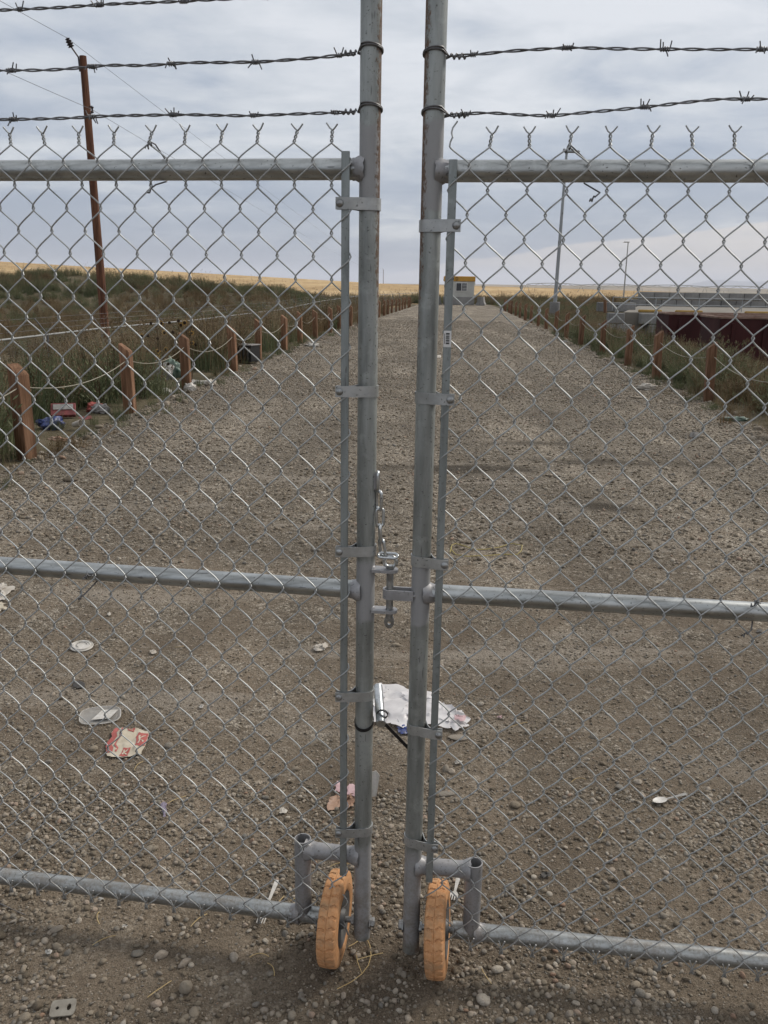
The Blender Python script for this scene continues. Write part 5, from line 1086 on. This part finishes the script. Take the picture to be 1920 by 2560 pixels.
def cutlery(kind, p0, p1, label, lift0=.012, lift1=.012, mh=None):
    a = G(*p0); b = G(*p1); a[2] = gz(a[0], a[1]) + lift0; b[2] = gz(b[0], b[1]) + lift1; d = (b - a) / np.linalg.norm(b - a); n = np.cross([0, 0, 1.0], d); n /= np.linalg.norm(n); L_ = np.linalg.norm(b - a); r = thing(kind, (a + b) / 2, label, kind.split('_')[-1]); up = np.cross(d, n)
    def P(t, w_, h=0): return a + d * L_ * t + n * w_ + up * h
    mb = MB(); V = []
    for t, w_ in ((0, .005), (.1, .0062), (.4, .004), (.62, .0032)): V += [P(t, -w_), P(t, w_), P(t, w_, .0018), P(t, -w_, .0018)]
    fs = [(4 * i + k, 4 * i + (k + 1) % 4, 4 * i + 4 + (k + 1) % 4, 4 * i + 4 + k) for i in range(3) for k in range(4)] + [(0, 3, 2, 1), (12, 13, 14, 15)]; mb.add(V, fs); mb.build('handle', mh or m_plw, r)
    if kind == 'plastic_fork':
        mb = MB(); mb.add([P(.62, -.0032), P(.62, .0032), P(.72, .011), P(.80, .012), P(.80, -.012), P(.72, -.011)], [(0, 1, 2, 3, 4, 5)]); mb.prism([P(.62, -.0032), P(.62, .0032), P(.72, .011), P(.80, .012), P(.80, -.012), P(.72, -.011)], up * 0, up * .0018); mb.build('fork_palm', m_plw, r, smooth=False)
        for k in (-.0099, -.0033, .0033, .0099): mb = MB(); mb.prism([P(.80, k - .0020), P(.80, k + .0020), P(1.0, k + .0010), P(1.0, k - .0010)], up * 0, up * .0016); mb.build('tine', m_plw, r, smooth=False)
    else:
        mb = MB(); V = [P(.80, 0, -.002)]; n_ = 18
        for rr in (.55, 1.0):
            for t_ in np.linspace(0, 2 * math.pi, n_, endpoint=False): V.append(P(.80 + .20 * rr * math.cos(t_), .016 * rr * math.sin(t_), -.002 + .005 * rr * rr))
        mb.add(V, [(0, 1 + i, 1 + (i + 1) % n_) for i in range(n_)] + [(1 + i, 1 + n_ + i, 1 + n_ + (i + 1) % n_, 1 + (i + 1) % n_) for i in range(n_)]); mb.build('bowl', m_plw, r)
cutlery('plastic_fork', (599, 1918), (562, 2005), 'white plastic fork on the dirt under the left bottom rail', .03, .02)
cutlery('plastic_spoon', (1482, 1722), (1410, 1741), 'white plastic spoon on the dirt seen through the right mesh', mh=m_clear)
cutlery('plastic_fork', (990, 1905), (978, 1948), 'small white plastic fork behind the right orange wheel', .02, .01)
sheetobj('plastic_strip', [(352, 1768), (360, 1768), (358, 1735), (348, 1737)], .010, 3, 63, m_purp, 'purple plastic strip on the dirt seen through the left mesh', 'strip', 8, 14, .01)
def loop_string():
    P2 = [(972, 1196), (976, 1180), (985, 1176), (1000, 1180), (1025, 1190), (1050, 1189), (1080, 1184), (1105, 1176), (1128, 1180), (1126, 1192), (1117, 1200), (1080, 1200), (1050, 1204), (1010, 1206), (985, 1201), (975, 1190), (972, 1180)]
    pts = []
    for (a, b) in zip(P2[:-1], P2[1:]):
        for k in (0, .5): g = G(a[0] + (b[0] - a[0]) * k, a[1] + (b[1] - a[1]) * k); g[2] = gz(g[0], g[1]) + .008; pts.append(g)
    tag(MB().tube(pts, .0032, 6).build('string', m_yels, None, pts[0]), 'thin yellow string looped on the dirt right of the posts', 'string')
loop_string()
def plate():
    c = G(137, 2185); c[2] = gz(c[0], c[1]) + .008; n = 40; K = .76; a = np.linspace(0, 2 * math.pi, n, endpoint=False); ca, sa = math.cos(.15), math.sin(.15)
    # left and right halves, each a ring round its own hole
    V = []; fs = []; mb = MB()
    for sx, hr, hx in ((-1, (.0055, .0055), -.017), (1, (.0065, .0115), .018)):
        out = []; inn = []
        for t_ in a:
            x = .019 * np.sign(math.cos(t_)) * abs(math.cos(t_)) ** (.5 if math.cos(t_) * sx > 0 else .02) ; y = .0285 * np.sign(math.sin(t_)) * abs(math.sin(t_)) ** (.5 if math.cos(t_) * sx > 0 else .12); out.append((x + sx * .019, y)); inn.append((hx + hr[0] * math.cos(t_), hr[1] * math.sin(t_)))
        k0 = len(V)
        for z in (0, .003):
            for rg in (out, inn): V += [(c[0] + (x * ca - y * sa) * K, c[1] + (x * sa + y * ca) * K, c[2] + z + .10 * y) for x, y in rg]
        for i in range(n):
            j = (i + 1) % n; fs += [tuple(k0 + q for q in f) for f in ((i, n + i, n + j, j), (2 * n + i, 2 * n + j, 3 * n + j, 3 * n + i), (i, j, 2 * n + j, 2 * n + i), (n + i, 3 * n + i, 3 * n + j, n + j))]
    mb.add(V, fs); tag(mb.build('metal_plate', pmat('tan_worn_metal', [(.20, .18, .15), (.28, .26, .22)], 30, .55, .3), None, c, smooth=False), 'small flat tan metal plate with two holes at the bottom left', 'plate')
plate()
# torn papers at the left edge
sheetobj('newspaper_scrap', [(-22, 1300), (18, 1302), (30, 1270), (-10, 1262)], .03, 3, 71, m_paper, 'torn paper sheet at the left edge below the middle rail, upper piece', 'paper', 16, 14, .05)
sheetobj('newspaper_scrap', [(-25, 1330), (14, 1322), (10, 1306), (-20, 1305)], .025, 3, 73, m_cream, 'torn paper sheet at the left edge below the middle rail, lower piece', 'paper', 14, 12, .04)
for i, (px, py, w_, m_, lab) in enumerate([(990, 1650, 14, m_paper, 'small white paper scrap right of the right post foot'), (435, 1530, 8, m_plw, 'tiny white paper square in the middle of the left mesh'), (205, 1905, 7, m_plw, 'tiny white flake just above the left bottom rail'), (105, 2062, 12, m_plw, 'broken white eggshell-like flakes in front of the left rail'), (218, 1945, 7, m_plw, 'white chip just below the left bottom rail'), (270, 2005, 5, m_plw, 'tiny white chip between stones below the left rail'), (610, 1752, 18, m_paper, 'curled grey leaf-like scrap left of the torn cardboard'), (235, 1330, 8, m_paper, 'pale scrap beneath the left middle rail'), (1640, 1365, 12, m_dk, 'dark twisted scrap at the right edge below the middle rail'), (1178, 1892, 20, m_dk, 'small black crumpled lump behind the right mesh'), (1500, 940, 22, m_dk, 'dark clod on the road in the right mesh'), (1080, 1553, 9, m_pink, 'orange-pink scrap near the white bag'), (330, 1413, 14, m_paper, 'folded silvery scrap right of the cup lid'), (170, 1482, 26, m_dk, 'dark curled rubber scrap below the cup lid'), (948, 771, 10, m_paper, 'white scrap on the far road beside the right post'), (1220, 738, 12, m_dk, 'dark clod by the right timber posts')]):
    sheetobj('litter_scrap', [(px - w_ * .5, py + w_ * .3), (px + w_ * .5, py + w_ * .25), (px + w_ * .45, py - w_ * .3), (px - w_ * .4, py - w_ * .3)], .012 if py > 1300 else .05, 2.5, 80 + i, m_, lab, 'litter', 8, 8, .01)
# rubbish at the left edge of the road
def blob(name, c, r_, m_, label, cat, seed, sq=(1, 1, .8), fr=2.2):
    bm = bmesh.new(); bmesh.ops.create_icosphere(bm, subdivisions=4, radius=1.0); V = np.array([v.co for v in bm.verts]); h = .85 + 1.9 * np.abs(fbm(V[:, 0] * fr + seed, V[:, 1] * fr + V[:, 2] * 2.3, seed, 5)) - .7 * np.abs(fbm(V[:, 2] * 3, V[:, 0] * 3 + V[:, 1], seed + 5, 3)); V = V * h[:, None] * np.array(sq) * r_; V[:, 2] = np.maximum(V[:, 2], -r_ * sq[2] * .55)
    for v, p in zip(bm.verts, V): v.co = p
    me = bpy.data.meshes.new(name); bm.to_mesh(me); bm.free(); me.materials.append(m_)
    me.polygons.foreach_set('use_smooth', [True] * len(me.polygons)); return tag(link(name, me, None, (c[0], c[1], gz(c[0], c[1]) + r_ * sq[2] * .5)), label, cat)
c = G(112, 925); b = blob('rubbish_bag', c, .135, m_blue, 'blue and white crumpled snack bag by the first left post', 'bag', 3, (1.1, .8, .7)); 
def carton():
    c = G(138, 902); z = gz(c[0], c[1]); r = thing('drink_carton', (c[0], c[1], z), 'red flattened drinks carton with a white panel behind the blue bag', 'carton'); ax = np.array([[.96, .28, 0], [-.2, .7, .68], [.19, -.65, .73]]); c = c + [0, 0, z + .10]
    MB().box(c, (.30, .20, .05), ax, .006).build('box', m_redd, r); MB().box(c + ax[2] * .032 + ax[1] * .03, (.24, .085, .004), ax).build('white_panel', m_card2, r)
    MB().box(c + ax[0] * .26 - ax[1] * .06 - [0, 0, .06], (.16, .16, .004), np.array([[.9, .4, .1], [-.4, .9, .1], [-.1, -.1, 1]])).build('torn_flap', m_redd, r)
carton()
c = G(168, 925); tag(MB().lathe(c + [0, 0, .05], (.9, -.3, .25), [(.030, -.06), (.042, .05), (.044, .052), (.039, .05), (.028, -.055), (.0001, -.055)], 20).build('paper_cup', m_paper, None, c), 'white paper cup lying beside the blue bag', 'cup')
blob('rubbish_bag', G(218, 890), .10, m_card2, 'crumpled pale paper bag between the first two left posts', 'bag', 8, (1.2, .8, .8)); blob('rubbish_bag', G(205, 888), .10, m_redp, 'small orange-red crumpled wrapper between the first two left posts', 'wrapper', 9)
blob('rubbish_bag', G(125, 945), .09, m_card, 'brown and white crumpled wrapper below the blue bag', 'wrapper', 14, (1.3, .7, .5)); 
c = AT(352, 812, 15.6); blob('rubbish_bag', c, .20, m_film, 'white plastic bag caught in the weeds left of the third post', 'bag', 4, (.9, .8, 1.1)); blob('rubbish_bag', AT(368, 790, 15.9), .20, m_greenb, 'green and white plastic bag caught in the weeds by the third post', 'bag', 6, (.8, .7, 1.25))
blob('rubbish_bag', G(358, 845), .10, m_plw, 'small white crumpled paper below the bags by the third post', 'paper', 11); blob('rubbish_bag', G(410, 846), .09, m_plw, 'small white crumpled tissue at the foot of the third post', 'tissue', 12, (1, .8, 1)); blob('rubbish_bag', G(428, 825), .15, m_plw, 'flat white crumpled film right of the third post', 'film', 13, (1.5, .8, .35))
blob('rubbish_bag', G(455, 835), .09, m_paper, 'pale stone-like paper ball on the road edge right of the third post', 'paper', 15); blob('rubbish_bag', AT(675, 742, 24.5), .13, m_plw, 'white litter behind the sixth left post', 'litter', 16, (1.4, .8, .5))
blob('rubbish_bag', G(1592, 908), .11, m_greenb, 'pale yellow-green rag on the road edge at the right', 'rag', 17, (1.5, .8, .35)); blob('rubbish_bag', G(1395, 842), .12, m_paper, 'pale lump of litter under the right weed bushes', 'litter', 18, (1.3, .8, .6))
def old_box():
    c = G(533, 781); r = thing('appliance_box', (c[0], c[1], 0), 'black old stereo box standing between the fourth and fifth left posts', 'stereo'); ax = np.array([[.93, -.36, 0], [.36, .93, 0], [0, 0, 1.0]])
    MB().box(c + [0, 0, .19], (.46, .40, .36), ax, .01).build('cabinet', m_black, r); MB().box(c + [0, 0, .375], (.50, .44, .025), ax, .006).build('top_panel', pmat('grey_dusty_top', [(.16, .15, .145), (.22, .21, .2)], 10, .7), r)
    for k in range(4): MB().box(c + ax[0] * (-.15 + .1 * k) - ax[1] * .203 + [0, 0, .19], (.03, .012, .28), ax, .003).build('front_slot', m_rim, r)
    MB().box(c + ax[0] * .20 - ax[1] * .204 + [0, 0, .28], (.03, .01, .05), ax).build('sticker', m_paper, r)
old_box()

# ------------------------------------------------------------------ haze
def haze():
    t = bpy.data.materials.new('thin_haze'); t.use_nodes = True; nt = t.node_tree; nt.nodes.clear(); o = nt.nodes.new('ShaderNodeOutputMaterial'); v = nt.nodes.new('ShaderNodeVolumePrincipled'); v.inputs['Color'].default_value = (.86, .90, 1.0, 1); v.inputs['Density'].default_value = 7e-5; v.inputs['Anisotropy'].default_value = 0.1
    nt.links.new(v.outputs[0], o.inputs['Volume']); tag(MB().box((0, 10000, 247), (60000, 50000, 520)).build('haze', t, None, smooth=False), kind='stuff')
haze()
